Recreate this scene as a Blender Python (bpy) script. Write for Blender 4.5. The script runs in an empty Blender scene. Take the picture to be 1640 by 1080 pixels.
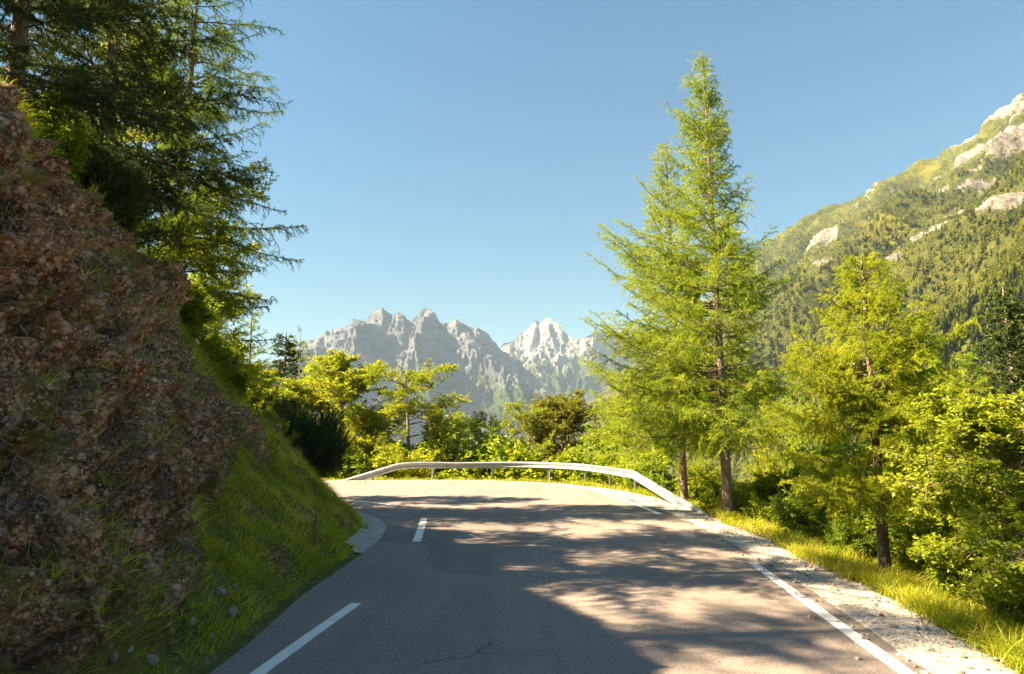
import bpy, math
import numpy as np
from mathutils import Vector

# ------------------------------------------------------------------ camera, sky, sun, exposure
S = bpy.context.scene
COL = S.collection
CAM_H, PITCH, FPX = 1.8, math.radians(8.6), 24 / 36 * 1640
cam_d = bpy.data.cameras.new('camera')
cam = bpy.data.objects.new('camera', cam_d)
COL.objects.link(cam)
cam.location = (0, 0, CAM_H)
cam.rotation_euler = (math.radians(90) + PITCH, 0, 0)
cam_d.lens, cam_d.sensor_width = 24, 36
cam_d.clip_start, cam_d.clip_end = 0.1, 60000
S.camera = cam

SUN_AZ, SUN_EL = math.radians(97), math.radians(41)       # azimuth left of the view, elevation
world = bpy.data.worlds.new("World")
S.world = world
world.use_nodes = True
wn = world.node_tree
sky = wn.nodes.new('ShaderNodeTexSky')
sky.sky_type = 'NISHITA'
sky.sun_disc = False
sky.sun_elevation = SUN_EL
sky.sun_rotation = -SUN_AZ
sky.altitude = 1000
sky.air_density = 2.0
sky.dust_density = 2.5
sky.ozone_density = 3.0
tint = wn.nodes.new('ShaderNodeMix')                      # the photograph's white balance
tint.data_type, tint.blend_type = 'RGBA', 'MULTIPLY'
tint.inputs[0].default_value = 1
tint.inputs[7].default_value = (0.185, 0.335, 0.41, 1)
wn.links.new(sky.outputs[0], tint.inputs[6])
wn.links.new(tint.outputs[2], wn.nodes['Background'].inputs[0])
wn.nodes['Background'].inputs[1].default_value = 0.05
sun_d = bpy.data.lights.new('sun', 'SUN')
sun = bpy.data.objects.new('sun', sun_d)
COL.objects.link(sun)
sun_vec = Vector((-math.cos(SUN_EL) * math.sin(SUN_AZ), math.cos(SUN_EL) * math.cos(SUN_AZ), math.sin(SUN_EL)))
sun.rotation_euler = sun_vec.to_track_quat('Z', 'Y').to_euler()
sun_d.energy, sun_d.angle, sun_d.color = 5.0, math.radians(0.55), (1.0, 0.78, 0.50)
S.view_settings.view_transform = 'Standard'
S.view_settings.look = 'None'
S.view_settings.gamma = 1
S.view_settings.exposure = 2.8
S.cycles.max_bounces = 6
S.cycles.diffuse_bounces = 3
S.cycles.transmission_bounces = 4
S.cycles.volume_bounces = 0
S.cycles.use_denoising = True

# ------------------------------------------------------------------ small numeric helpers
def rng_of(seed):
    return np.random.default_rng(seed)

_P = rng_of(7).permutation(256)
_P = np.concatenate([_P, _P, _P])
_G = rng_of(8).normal(size=(256, 3))
_G /= np.linalg.norm(_G, axis=1)[:, None]

def noise(p):
    """gradient noise of points (..., 3), about -1 to 1"""
    p = np.asarray(p, float)
    sh = p.shape[:-1]
    p = p.reshape(-1, 3)
    i = np.floor(p).astype(int)
    f = p - i
    u = f * f * f * (f * (f * 6 - 15) + 10)
    i &= 255
    out = 0
    for dx in (0, 1):
        for dy in (0, 1):
            for dz in (0, 1):
                h = _P[_P[_P[i[:, 0] + dx] + i[:, 1] + dy] + i[:, 2] + dz] & 255
                g = _G[h]
                d = g[:, 0] * (f[:, 0] - dx) + g[:, 1] * (f[:, 1] - dy) + g[:, 2] * (f[:, 2] - dz)
                w = (u[:, 0] if dx else 1 - u[:, 0]) * (u[:, 1] if dy else 1 - u[:, 1]) * (u[:, 2] if dz else 1 - u[:, 2])
                out = out + w * d
    return (out * 1.6).reshape(sh)

def fbm(p, octv=4, gain=0.5):
    p = np.asarray(p, float)
    a, s = 1.0, 0
    for _ in range(octv):
        s = s + a * noise(p)
        p = p * 2.03 + 17.3
        a *= gain
    return s

def ridged(p, octv=5, gain=0.5):
    p = np.asarray(p, float)
    a, s, w = 1.0, 0, 1.0
    for _ in range(octv):
        r = 1 - np.abs(noise(p))
        r = r * r * w
        w = np.clip(r * 1.6, 0, 1)
        s = s + a * r
        p = p * 2.1 + 9.1
        a *= gain
    return s

def cells(p):
    """distance to the nearest cell point (worley F1) and that cell's random value"""
    p = np.asarray(p, float).reshape(-1, 3)
    i = np.floor(p).astype(int)
    best = np.full(len(p), 9.0)
    val = np.zeros(len(p))
    tab = rng_of(3).random((256, 3))
    for dx in (-1, 0, 1):
        for dy in (-1, 0, 1):
            for dz in (-1, 0, 1):
                c = i + (dx, dy, dz)
                cm = c & 255
                h = _P[_P[_P[cm[:, 0]] + cm[:, 1]] + cm[:, 2]] & 255
                d = np.linalg.norm(c + tab[h] - p, axis=1)
                k = d < best
                best[k] = d[k]
                val[k] = h[k] / 255
    return best, val

def sstep(a, b, x):
    t = np.clip((np.asarray(x, float) - a) / (b - a), 0, 1)
    return t * t * (3 - 2 * t)

def unit(v):
    return v / np.maximum(np.linalg.norm(v, axis=-1, keepdims=True), 1e-9)

def pix(px, py, Y):
    """where the sight line through a place of the 1640 x 1080 photograph is at distance Y"""
    u, v = (px - 820) / FPX, (540 - py) / FPX
    dy = math.cos(PITCH) - v * math.sin(PITCH)
    return u / dy * Y, CAM_H + (math.sin(PITCH) + v * math.cos(PITCH)) / dy * Y

def catmull(pts, n):
    p = np.asarray(pts, float)
    p = np.vstack([2 * p[0] - p[1], p, 2 * p[-1] - p[-2]])
    out = []
    for i in range(1, len(p) - 2):
        t = np.linspace(0, 1, n, endpoint=False)[:, None]
        a, b, c, d = p[i - 1], p[i], p[i + 1], p[i + 2]
        out.append(0.5 * (2 * b + (c - a) * t + (2 * a - 5 * b + 4 * c - d) * t ** 2 + (3 * b - a - 3 * c + d) * t ** 3))
    out.append(p[-2][None])
    return np.vstack(out)

# ------------------------------------------------------------------ objects
def mesh_data(name, V, faces, mat=None, smooth=False, face_attr=None, point_attr=None):
    V = np.ascontiguousarray(V, np.float32).reshape(-1, 3)
    faces = [np.asarray(f, np.int32) for f in (faces if isinstance(faces, list) else [faces]) if len(f)]
    me = bpy.data.meshes.new(name)
    me.vertices.add(len(V))
    me.vertices.foreach_set('co', V.ravel())
    nl = sum(f.size for f in faces)
    npoly = sum(len(f) for f in faces)
    me.loops.add(nl)
    me.loops.foreach_set('vertex_index', np.concatenate([f.ravel() for f in faces]))
    me.polygons.add(npoly)
    tot = np.concatenate([np.full(len(f), f.shape[1], np.int32) for f in faces])
    start = np.concatenate([[0], np.cumsum(tot)[:-1]]).astype(np.int32)
    me.polygons.foreach_set('loop_start', start)
    me.polygons.foreach_set('loop_total', tot)
    me.polygons.foreach_set('use_smooth', np.full(npoly, smooth, bool))
    for k, a in (face_attr or {}).items():
        me.attributes.new(k, 'FLOAT', 'FACE').data.foreach_set('value', np.asarray(a, np.float32))
    for k, a in (point_attr or {}).items():
        me.attributes.new(k, 'FLOAT', 'POINT').data.foreach_set('value', np.asarray(a, np.float32))
    me.update(calc_edges=True)
    if mat:
        me.materials.append(mat)
    return me

def link(name, me, parent=None):
    o = bpy.data.objects.new(name, me)
    COL.objects.link(o)
    if parent:
        o.parent = parent
    return o

def obj(name, V, F, mat, parent=None, **k):
    return link(name, mesh_data(name, V, F, mat, **k), parent)

def tag(o, label=None, cat=None, group=None, kind=None):
    for k, v in (('label', label), ('category', cat), ('group', group), ('kind', kind)):
        if v:
            o[k] = v
    return o

def thing(name, label, cat, loc, rz=0, group=None, scale=1):
    o = bpy.data.objects.new(name, None)
    COL.objects.link(o)
    o.location = loc
    o.rotation_euler = (0, 0, rz)
    o.scale = (scale,) * 3
    o.empty_display_size = 0.2
    return tag(o, label, cat, group)

def dup(root, label, loc, rz, scale, group=None):
    r = root.copy()
    COL.objects.link(r)
    r.location, r.rotation_euler, r.scale = loc, (0, 0, rz), ((scale,) * 3 if np.isscalar(scale) else scale)
    r['label'] = label
    if group:
        r['group'] = group
    for ch in root.children:
        c = ch.copy()
        COL.objects.link(c)
        c.parent = r
    return r

class Bag:
    """collects pieces of one mesh"""
    def __init__(s):
        s.v, s.f, s.n = [], {}, 0
    def add(s, V, F):
        V = np.asarray(V, float).reshape(-1, 3)
        s.v.append(V)
        for f in (F if isinstance(F, list) else [F]):
            f = np.asarray(f, int)
            if len(f):
                s.f.setdefault(f.shape[1], []).append(f + s.n)
        s.n += len(V)
    def out(s):
        return np.vstack(s.v), [np.vstack(x) for x in s.f.values()]

def tubes(P, R, sides=3):
    """tubes along many polylines at once: P (N,K,3), R (N,K)"""
    N, K, _ = P.shape
    T = unit(np.gradient(P, axis=1))
    m = np.abs(unit(P[:, -1] - P[:, 0])[:, 2]) > 0.8
    ref = np.where(m[:, None], np.array([1.0, 0, 0]), np.array([0, 0, 1.0]))[:, None, :]
    A = unit(np.cross(T, np.broadcast_to(ref, T.shape)))
    B = np.cross(T, A)
    ang = np.arange(sides) * 2 * math.pi / sides
    V = P[:, :, None] + R[:, :, None, None] * (A[:, :, None] * np.cos(ang)[None, None, :, None] + B[:, :, None] * np.sin(ang)[None, None, :, None])
    i = np.arange(N)[:, None, None] * K * sides + np.arange(K - 1)[None, :, None] * sides
    j = np.arange(sides)[None, None]
    j2 = (j + 1) % sides
    F = np.stack([i + j, i + j2, i + sides + j2, i + sides + j], -1).reshape(-1, 4)
    return V.reshape(-1, 3), F

# ------------------------------------------------------------------ materials
def new_mat(name):
    m = bpy.data.materials.new(name)
    m.use_nodes = True
    nt = m.node_tree
    nt.nodes.clear()
    out = nt.nodes.new('ShaderNodeOutputMaterial')
    return m, nt, out

class NT:
    def __init__(s, name):
        s.m, s.t, s.out = new_mat(name)
    def n(s, typ, ins=None, **props):
        nd = s.t.nodes.new(typ)
        for k, v in props.items():
            setattr(nd, k, v)
        for k, v in (ins or {}).items():
            if hasattr(v, 'links') and hasattr(v, 'is_linked'):
                s.t.links.new(v, nd.inputs[k])
            else:
                nd.inputs[k].default_value = v
        return nd
    def attr(s, name):
        return s.n('ShaderNodeAttribute', attribute_name=name).outputs['Fac']
    def pos(s):
        return s.n('ShaderNodeNewGeometry').outputs['Position']
    def noise(s, scale, detail=4, rough=0.55, vec=None, dist=0.0):
        d = {'Scale': scale, 'Detail': detail, 'Roughness': rough, 'Distortion': dist}
        if vec is not None:
            d['Vector'] = vec
        return s.n('ShaderNodeTexNoise', d).outputs['Fac']
    def ramp(s, fac, stops):
        r = s.n('ShaderNodeValToRGB', {0: fac})
        e = r.color_ramp.elements
        while len(e) < len(stops):
            e.new(0.5)
        for k, (p, c) in enumerate(stops):
            e[k].position = p
            e[k].color = (*c, 1) if len(c) == 3 else c
        return r.outputs[0]
    def rng(s, fac, a, b, lo=0.0, hi=1.0):
        return s.n('ShaderNodeMapRange', {0: fac, 1: a, 2: b, 3: lo, 4: hi}).outputs[0]
    def mix(s, fac, a, b, mode='MIX'):
        nd = s.n('ShaderNodeMix', data_type='RGBA', blend_type=mode)
        for k, v in ((0, fac), (6, a), (7, b)):
            if hasattr(v, 'is_linked'):
                s.t.links.new(v, nd.inputs[k])
            else:
                nd.inputs[k].default_value = (*v, 1) if isinstance(v, tuple) and len(v) == 3 else v
        return nd.outputs[2]
    def math(s, op, a, b=0.0):
        return s.n('ShaderNodeMath', {0: a, 1: b}, operation=op).outputs[0]
    def bump(s, h, strength=0.5, dist=0.02):
        return s.n('ShaderNodeBump', {'Height': h, 'Strength': strength, 'Distance': dist}).outputs[0]
    def surf(s, color, rough=0.8, normal=None, spec=0.3, metal=0.0):
        d = {'Base Color': color if hasattr(color, 'is_linked') else (*color, 1), 'Roughness': rough, 'Specular IOR Level': spec, 'Metallic': metal}
        if normal is not None:
            d['Normal'] = normal
        b = s.n('ShaderNodeBsdfPrincipled', d)
        s.t.links.new(b.outputs[0], s.out.inputs[0])
        return s.m
    def leaf(s, color, transl=0.45, tcol=None, gloss=0.06):
        d = s.n('ShaderNodeBsdfDiffuse', {0: color})
        t = s.n('ShaderNodeBsdfTranslucent', {0: tcol if tcol is not None else color})
        mx = s.n('ShaderNodeMixShader', {0: transl, 1: d.outputs[0], 2: t.outputs[0]})
        g = s.n('ShaderNodeBsdfGlossy', {0: (0.8, 0.8, 0.7, 1), 'Roughness': 0.45})
        m2 = s.n('ShaderNodeMixShader', {0: gloss, 1: mx.outputs[0], 2: g.outputs[0]})
        s.t.links.new(m2.outputs[0], s.out.inputs[0])
        return s.m

def foliage_mat(name, dark, light, warm=None, transl=0.45, gloss=0.05, tint=1.0):
    n = NT(name)
    var = n.attr('var')
    stops = [(0.0, dark), (0.75, light), (1.0, warm or light)]
    c = n.ramp(var, stops)
    info = n.n('ShaderNodeObjectInfo')
    c = n.mix(1.0, c, n.ramp(info.outputs['Random'], [(0, (0.86, 0.92, 0.9)), (1, (1.12, 1.04, 1.0))]), 'MULTIPLY')
    tc = n.mix(1.0, c, (1.25 * tint, 1.2 * tint, 0.7 * tint), 'MULTIPLY')
    return n.leaf(c, transl, tc, gloss)

M = {}
M['larch'] = foliage_mat('larch_needles', (0.12, 0.20, 0.018), (0.29, 0.39, 0.02), (0.42, 0.46, 0.03), 0.5, 0.015)
M['larch_gold'] = foliage_mat('larch_needles_yellow', (0.19, 0.26, 0.014), (0.37, 0.43, 0.018), (0.50, 0.48, 0.025), 0.5, 0.015)
M['larch_deep'] = foliage_mat('larch_needles_deep', (0.085, 0.14, 0.020), (0.17, 0.24, 0.022), (0.26, 0.30, 0.03), 0.5, 0.015)  # deeper green than the other larch needles
M['spruce'] = foliage_mat('spruce_needles', (0.030, 0.055, 0.016), (0.065, 0.10, 0.020), (0.10, 0.125, 0.025), 0.3, 0.02)
M['pine'] = foliage_mat('mountain_pine_needles', (0.03, 0.06, 0.02), (0.06, 0.11, 0.03), (0.09, 0.13, 0.035), 0.25, 0.03)
M['beech'] = foliage_mat('beech_leaves', (0.15, 0.21, 0.016), (0.33, 0.38, 0.018), (0.50, 0.42, 0.03), 0.52, 0.02)
M['beech_dark'] = foliage_mat('beech_leaves_olive', (0.09, 0.11, 0.012), (0.19, 0.20, 0.018), (0.32, 0.27, 0.025), 0.48, 0.02)
M['leaf'] = foliage_mat('shrub_leaves', (0.11, 0.18, 0.018), (0.25, 0.32, 0.02), (0.40, 0.39, 0.03), 0.52, 0.02)
M['grass'] = foliage_mat('grass_green', (0.21, 0.27, 0.016), (0.46, 0.49, 0.022), (0.70, 0.60, 0.20), 0.45, 0.015)
M['grass_dry'] = foliage_mat('grass_golden', (0.19, 0.26, 0.018), (0.37, 0.40, 0.028), (0.62, 0.50, 0.17), 0.48, 0.015)
M['forest'] = foliage_mat('far_forest', (0.050, 0.075, 0.012), (0.13, 0.155, 0.016), (0.22, 0.235, 0.02), 0.35, 0.0)

def bark_mat(name, a, b, c):
    n = NT(name)
    tc = n.n('ShaderNodeTexCoord').outputs['Object']
    mp = n.n('ShaderNodeMapping', {0: tc, 3: (1, 1, 0.28)}).outputs[0]
    v = n.n('ShaderNodeTexVoronoi', {'Vector': mp, 'Scale': 26.0}, feature='DISTANCE_TO_EDGE').outputs['Distance']
    ns = n.noise(9, 6, 0.65, mp)
    col = n.ramp(ns, [(0.25, a), (0.5, b), (0.78, c)])
    col = n.mix(n.rng(v, 0.0, 0.12, 0.55, 0.0), col, a)
    h = n.math('ADD', n.rng(v, 0, 0.25), ns)
    return n.surf(col, 0.9, n.bump(h, 0.9, 0.02), 0.15)
M['bark'] = bark_mat('larch_bark', (0.10, 0.07, 0.052), (0.24, 0.18, 0.14), (0.40, 0.33, 0.28))
M['bark_grey'] = bark_mat('beech_bark', (0.12, 0.09, 0.065), (0.24, 0.19, 0.14), (0.36, 0.31, 0.26))
M['twig'] = NT('twig_bark').surf((0.17, 0.125, 0.085), 0.9, None, 0.1)

def asphalt():
    n = NT('asphalt')
    p = n.pos()
    big = n.noise(0.35, 5, 0.6, p)
    mid = n.noise(3.0, 6, 0.7, p)
    v = n.n('ShaderNodeTexVoronoi', {'Vector': p, 'Scale': 85.0})
    agg = n.n('ShaderNodeSeparateColor', {0: v.outputs['Color']}).outputs[0]
    streak = n.noise(1.0, 4, 0.6, n.n('ShaderNodeMapping', {0: p, 2: (0, 0, math.radians(6)), 3: (3.2, 0.10, 1)}).outputs[0])
    base = n.ramp(big, [(0.3, (0.200, 0.164, 0.146)), (0.7, (0.262, 0.215, 0.190))])
    base = n.mix(n.rng(streak, 0.42, 0.7, 0.0, 0.6), base, (0.163, 0.139, 0.126))
    base = n.mix(n.rng(mid, 0.55, 0.8, 0.0, 0.5), base, (0.32, 0.262, 0.225))
    base = n.mix(n.rng(agg, 0.72, 1.0, 0.0, 0.7), base, (0.24, 0.22, 0.20))
    base = n.mix(n.rng(agg, 0.25, 0.0, 0.0, 0.65), base, (0.03, 0.03, 0.03))
    ce = n.n('ShaderNodeTexVoronoi', {'Vector': n.mix(0.35, p, n.n('ShaderNodeTexNoise', {'Vector': p, 'Scale': 1.3, 'Detail': 6.0}).outputs['Color']), 'Scale': 0.42}, feature='DISTANCE_TO_EDGE').outputs['Distance']
    ck = n.math('MULTIPLY', n.rng(ce, 0.004, 0.0015), n.rng(n.noise(0.3, 3, 0.5, p), 0.48, 0.6))
    base = n.mix(n.math('MULTIPLY', ck, 0.75), base, (0.03, 0.028, 0.027))
    pt = n.n('ShaderNodeTexVoronoi', {'Vector': n.n('ShaderNodeMapping', {0: p, 2: (0, 0, 0.15), 3: (0.5, 0.16, 1)}).outputs[0], 'Scale': 0.9}, distance='CHEBYCHEV')
    pr = n.n('ShaderNodeSeparateColor', {0: pt.outputs['Color']}).outputs[0]
    base = n.mix(n.rng(pr, 0.80, 0.82, 0.0, 0.28), base, (0.075, 0.07, 0.067))
    h = n.math('ADD', n.math('MULTIPLY', v.outputs['Distance'], -0.8), mid)
    return n.surf(base, 0.85, n.bump(h, 0.55, 0.008), 0.25)
M['asphalt'] = asphalt()

def paint():
    n = NT('road_paint')
    p = n.pos()
    w = n.math('ADD', n.math('MULTIPLY', n.noise(60, 4, 0.7, p), 0.55), n.math('MULTIPLY', n.noise(6, 4, 0.6, p), 0.45))
    col = n.ramp(w, [(0.36, (0.30, 0.29, 0.27)), (0.45, (0.66, 0.65, 0.62)), (0.7, (0.76, 0.75, 0.72))])
    return n.surf(col, 0.7, n.bump(n.noise(120, 3, 0.6, p), 0.3, 0.004), 0.3)
M['paint'] = paint()

def gravel_mat():
    n = NT('limestone_gravel')
    p = n.pos()
    v = n.n('ShaderNodeTexVoronoi', {'Vector': p, 'Scale': 34.0})
    g = n.n('ShaderNodeSeparateColor', {0: v.outputs['Color']}).outputs[0]
    col = n.ramp(g, [(0, (0.22, 0.19, 0.155)), (0.45, (0.40, 0.36, 0.31)), (1, (0.55, 0.51, 0.46))])
    col = n.mix(n.rng(n.noise(1.6, 5, 0.65, p), 0.5, 0.75, 0, 0.55), col, (0.20, 0.16, 0.11))
    return n.surf(col, 0.9, n.bump(v.outputs['Distance'], 0.8, 0.02), 0.2)
M['gravel'] = gravel_mat()

def stone_mat():
    n = NT('pale_limestone')
    tc = n.n('ShaderNodeTexCoord').outputs['Object']
    a = n.noise(7, 6, 0.65, tc)
    info = n.n('ShaderNodeObjectInfo').outputs['Random']
    col = n.ramp(a, [(0.3, (0.22, 0.18, 0.15)), (0.55, (0.38, 0.34, 0.31)), (0.8, (0.52, 0.48, 0.45))])
    col = n.mix(1.0, col, n.ramp(info, [(0, (0.75, 0.72, 0.7)), (1, (1.05, 1, 1))]), 'MULTIPLY')
    return n.surf(col, 0.9, n.bump(n.noise(22, 5, 0.7, tc), 0.6, 0.03), 0.2)
M['stone'] = stone_mat()

def concrete():
    n = NT('gutter_concrete')
    p = n.pos()
    col = n.ramp(n.noise(4, 6, 0.65, p), [(0.3, (0.24, 0.22, 0.20)), (0.7, (0.42, 0.40, 0.37))])
    return n.surf(col, 0.9, n.bump(n.noise(40, 4, 0.6, p), 0.4, 0.01), 0.2)
M['concrete'] = concrete()

def galvanised():
    n = NT('galvanised_steel')
    p = n.pos()
    a = n.noise(5, 5, 0.6, p)
    col = n.ramp(a, [(0.3, (0.30, 0.30, 0.30)), (0.7, (0.44, 0.44, 0.435))])
    s = n.noise(3.0, 4, 0.7, n.n('ShaderNodeMapping', {0: p, 3: (4, 4, 0.6)}).outputs[0])
    col = n.mix(n.rng(s, 0.6, 0.8, 0, 0.35), col, (0.30, 0.27, 0.23))
    return n.surf(col, n.rng(a, 0.3, 0.7, 0.45, 0.62), n.bump(a, 0.1, 0.01), 0.5, 0.45)
M['steel'] = galvanised()
M['wire'] = NT('galvanised_wire').surf((0.30, 0.29, 0.27), 0.6, None, 0.3, 0.2)

def bank_mat():
    """rock, earth and grassy soil of the cutting, split by the vertex masks"""
    n = NT('rock_and_soil')
    p = n.pos()
    rock = n.attr('rock')
    cell = n.attr('cell')
    big = n.noise(0.55, 5, 0.6, p)
    mid = n.noise(3.5, 6, 0.65, p)
    fine = n.noise(28, 5, 0.7, p)
    tex = n.math('ADD', n.math('MULTIPLY', mid, 0.45), n.math('MULTIPLY', n.noise(13, 6, 0.75, p), 0.55))
    col = n.ramp(tex, [(0.40, (0.026, 0.017, 0.011)), (0.50, (0.12, 0.078, 0.050)), (0.58, (0.28, 0.19, 0.13)), (0.68, (0.56, 0.42, 0.32))])
    st = n.noise(0.9, 5, 0.7, n.n('ShaderNodeMapping', {0: p, 1: (4, 2, 7), 3: (1, 1, 0.7)}).outputs[0], 0.6)
    red = n.ramp(tex, [(0.3, (0.085, 0.024, 0.010)), (0.5, (0.24, 0.075, 0.028)), (0.7, (0.40, 0.17, 0.08))])
    col = n.mix(n.rng(st, 0.53, 0.66, 0.0, 0.85), col, red)
    dk = n.noise(1.1, 6, 0.7, n.n('ShaderNodeMapping', {0: p, 1: (9, 1, 3), 3: (2.2, 2.2, 0.30)}).outputs[0])
    col = n.mix(n.rng(dk, 0.53, 0.70, 0.0, 0.65), col, (0.075, 0.058, 0.045))
    pale = n.noise(1.7, 5, 0.65, n.n('ShaderNodeMapping', {0: p, 1: (2, 7, 1), 3: (1, 1, 1.6)}).outputs[0])
    col = n.mix(n.math('MULTIPLY', n.rng(cell, 0.35, 0.85, 0.0, 0.85), n.rng(pale, 0.35, 0.6, 0.25, 1.0)), col, (0.50, 0.41, 0.335))
    pw = n.mix(0.05, p, n.n('ShaderNodeTexNoise', {'Vector': p, 'Scale': 14.0, 'Detail': 4.0}).outputs['Color'])
    for sc_, lo_, k_ in ((13.0, 0.45, 0.9), (27.0, 0.35, 0.95), (55.0, 0.4, 0.8)):
        v3 = n.n('ShaderNodeTexVoronoi', {'Vector': pw, 'Scale': sc_})
        sp = n.n('ShaderNodeSeparateColor', {0: v3.outputs['Color']}).outputs
        cl = n.ramp(sp[1], [(0.0, (0.20, 0.125, 0.085)), (0.4, (0.40, 0.29, 0.215)), (0.75, (0.60, 0.49, 0.41)), (1.0, (0.34, 0.31, 0.29))])
        body = n.rng(n.math('ADD', v3.outputs['Distance'], n.math('MULTIPLY', n.noise(70, 3, 0.6, p), 0.35)), 0.68, 0.50, 0.0, k_)
        col = n.mix(n.math('MULTIPLY', n.rng(sp[0], lo_, lo_ + 0.1), n.math('MULTIPLY', body, n.rng(pale, 0.3, 0.55, 0.45, 1.0))), col, cl)
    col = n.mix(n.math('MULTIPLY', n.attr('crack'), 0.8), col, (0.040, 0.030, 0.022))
    moss = n.noise(2.3, 6, 0.7, n.n('ShaderNodeMapping', {0: p, 1: (5, 5, 5)}).outputs[0])
    col = n.mix(n.rng(moss, 0.50, 0.62, 0.0, 0.8), col, (0.10, 0.115, 0.024))
    col = n.mix(1.0, col, (1.34, 1.02, 0.82), 'MULTIPLY')
    soil = n.ramp(mid, [(0.3, (0.07, 0.075, 0.02)), (0.6, (0.13, 0.13, 0.03)), (0.8, (0.22, 0.16, 0.08))])
    col = n.mix(n.rng(n.math('ADD', rock, n.math('MULTIPLY', n.math('SUBTRACT', fine, 0.5), 0.8)), 0.3, 0.6), soil, col)
    v = n.n('ShaderNodeTexVoronoi', {'Vector': p, 'Scale': 17.0}).outputs['Distance']
    v2 = n.n('ShaderNodeTexVoronoi', {'Vector': p, 'Scale': 45.0}).outputs['Distance']
    h = n.math('ADD', n.math('MULTIPLY', v, -0.9), n.math('ADD', fine, n.math('MULTIPLY', v2, -0.35)))
    return n.surf(col, 0.92, n.bump(h, 0.9, 0.05), 0.15)
M['bank'] = bank_mat()

def ground_mat():
    n = NT('forest_floor')
    p = n.pos()
    a = n.noise(0.5, 6, 0.65, p)
    b = n.noise(9, 5, 0.65, p)
    col = n.ramp(a, [(0.3, (0.05, 0.062, 0.016)), (0.55, (0.095, 0.105, 0.022)), (0.75, (0.15, 0.125, 0.045))])
    col = n.mix(n.rng(b, 0.5, 0.75, 0, 0.6), col, (0.12, 0.095, 0.06))
    return n.surf(col, 0.95, n.bump(b, 0.6, 0.05), 0.1)
M['ground'] = ground_mat()

def slope_mat():
    """right-hand mountainside: dwarf pine scrub, meadow, pale rock and scree"""
    n = NT('mountainside')
    p = n.pos()
    rock = n.attr('rock')
    meadow = n.attr('meadow')
    a = n.noise(0.035, 6, 0.7, p)
    b = n.noise(0.13, 5, 0.7, p)
    scrub = n.ramp(b, [(0.3, (0.035, 0.05, 0.014)), (0.5, (0.075, 0.088, 0.018)), (0.68, (0.135, 0.135, 0.024))])
    scrub = n.mix(n.rng(a, 0.5, 0.7, 0.0, 0.45), scrub, (0.15, 0.145, 0.028))
    scrub = n.mix(meadow, scrub, (0.26, 0.235, 0.035))
    vor = n.n('ShaderNodeTexVoronoi', {'Vector': n.n('ShaderNodeMapping', {0: p, 3: (1, 1, 0.6)}).outputs[0], 'Scale': 0.07}).outputs['Distance']
    rk = n.ramp(n.noise(0.11, 8, 0.78, p), [(0.35, (0.10, 0.09, 0.08)), (0.5, (0.24, 0.215, 0.19)), (0.66, (0.42, 0.385, 0.34))])
    f = n.math('ADD', rock, n.math('MULTIPLY', n.math('SUBTRACT', n.noise(0.075, 8, 0.75, p), 0.5), 1.9))
    col = n.mix(n.rng(f, 0.44, 0.54), scrub, rk)
    return n.surf(col, 0.95, n.bump(n.math('ADD', b, n.math('MULTIPLY', n.noise(0.5, 5, 0.7, p), 0.5)), 1.0, 7.0), 0.05)
M['slope'] = slope_mat()

def range_mat():
    """distant limestone range with woods on its lower flanks"""
    n = NT('limestone_range')
    p = n.pos()
    rock = n.attr('rock')
    a = n.noise(0.0045, 8, 0.68, p)
    strat = n.noise(0.004, 7, 0.7, n.n('ShaderNodeMapping', {0: p, 2: (0, 0.35, 0), 3: (0.8, 0.8, 3.2)}).outputs[0], 0.5)
    rk = n.ramp(strat, [(0.28, (0.065, 0.075, 0.085)), (0.5, (0.125, 0.135, 0.145)), (0.72, (0.27, 0.265, 0.255))])  # massif's shade is put into the rock colour as blue-grey darkening
    wood = n.ramp(a, [(0.35, (0.03, 0.05, 0.016)), (0.65, (0.065, 0.085, 0.022))])
    f = n.math('ADD', rock, n.math('MULTIPLY', n.math('SUBTRACT', n.noise(0.006, 8, 0.72, p), 0.5), 1.7))
    col = n.mix(n.rng(f, 0.42, 0.56), wood, rk)
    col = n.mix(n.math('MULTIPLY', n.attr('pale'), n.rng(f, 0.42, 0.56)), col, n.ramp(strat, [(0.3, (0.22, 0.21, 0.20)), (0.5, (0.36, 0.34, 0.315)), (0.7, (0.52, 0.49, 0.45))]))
    sc = n.attr('scree')
    f2 = n.math('ADD', sc, n.math('MULTIPLY', n.math('SUBTRACT', n.noise(0.008, 7, 0.7, p), 0.5), 1.0))
    col = n.mix(n.rng(f2, 0.45, 0.6), col, (0.55, 0.52, 0.47))
    hh = n.math('ADD', strat, n.math('MULTIPLY', n.noise(0.018, 8, 0.72, p), 0.7))
    return n.surf(col, 0.95, n.bump(hh, 1.0, 70.0), 0.05)
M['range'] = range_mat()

# ------------------------------------------------------------------ the lie of the land
INNER = [(-8.9, -60), (-5.9, -30), (-4.4, -15), (-3.4, -5), (-2.9, 0), (-2.38, 5), (-2.46, 8.5), (-2.42, 11.5), (-2.55, 14), (-3.1, 16.2), (-4.3, 18.2), (-6.3, 19.6), (-9, 20.4), (-14, 21), (-30, 22), (-60, 20)]
OUTER = [(-3.3, -60), (-0.3, -30), (1.25, -15), (2.25, -5), (2.75, 0), (3.27, 5.25), (3.7, 9), (3.98, 14), (3.9, 18.5), (3.3, 24), (1.5, 28.6), (-1.5, 31), (-5, 31.3), (-12, 30.2), (-30, 28.5), (-60, 26)]
NSEG = 12
IN_C, OUT_C = catmull(INNER, NSEG), catmull(OUTER, NSEG)
IN_X = np.vstack([[(-60, -600)], IN_C, [(-700, -20)]])
OUT_X = np.vstack([[(-55, -600)], OUT_C, [(-700, -14)]])

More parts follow.
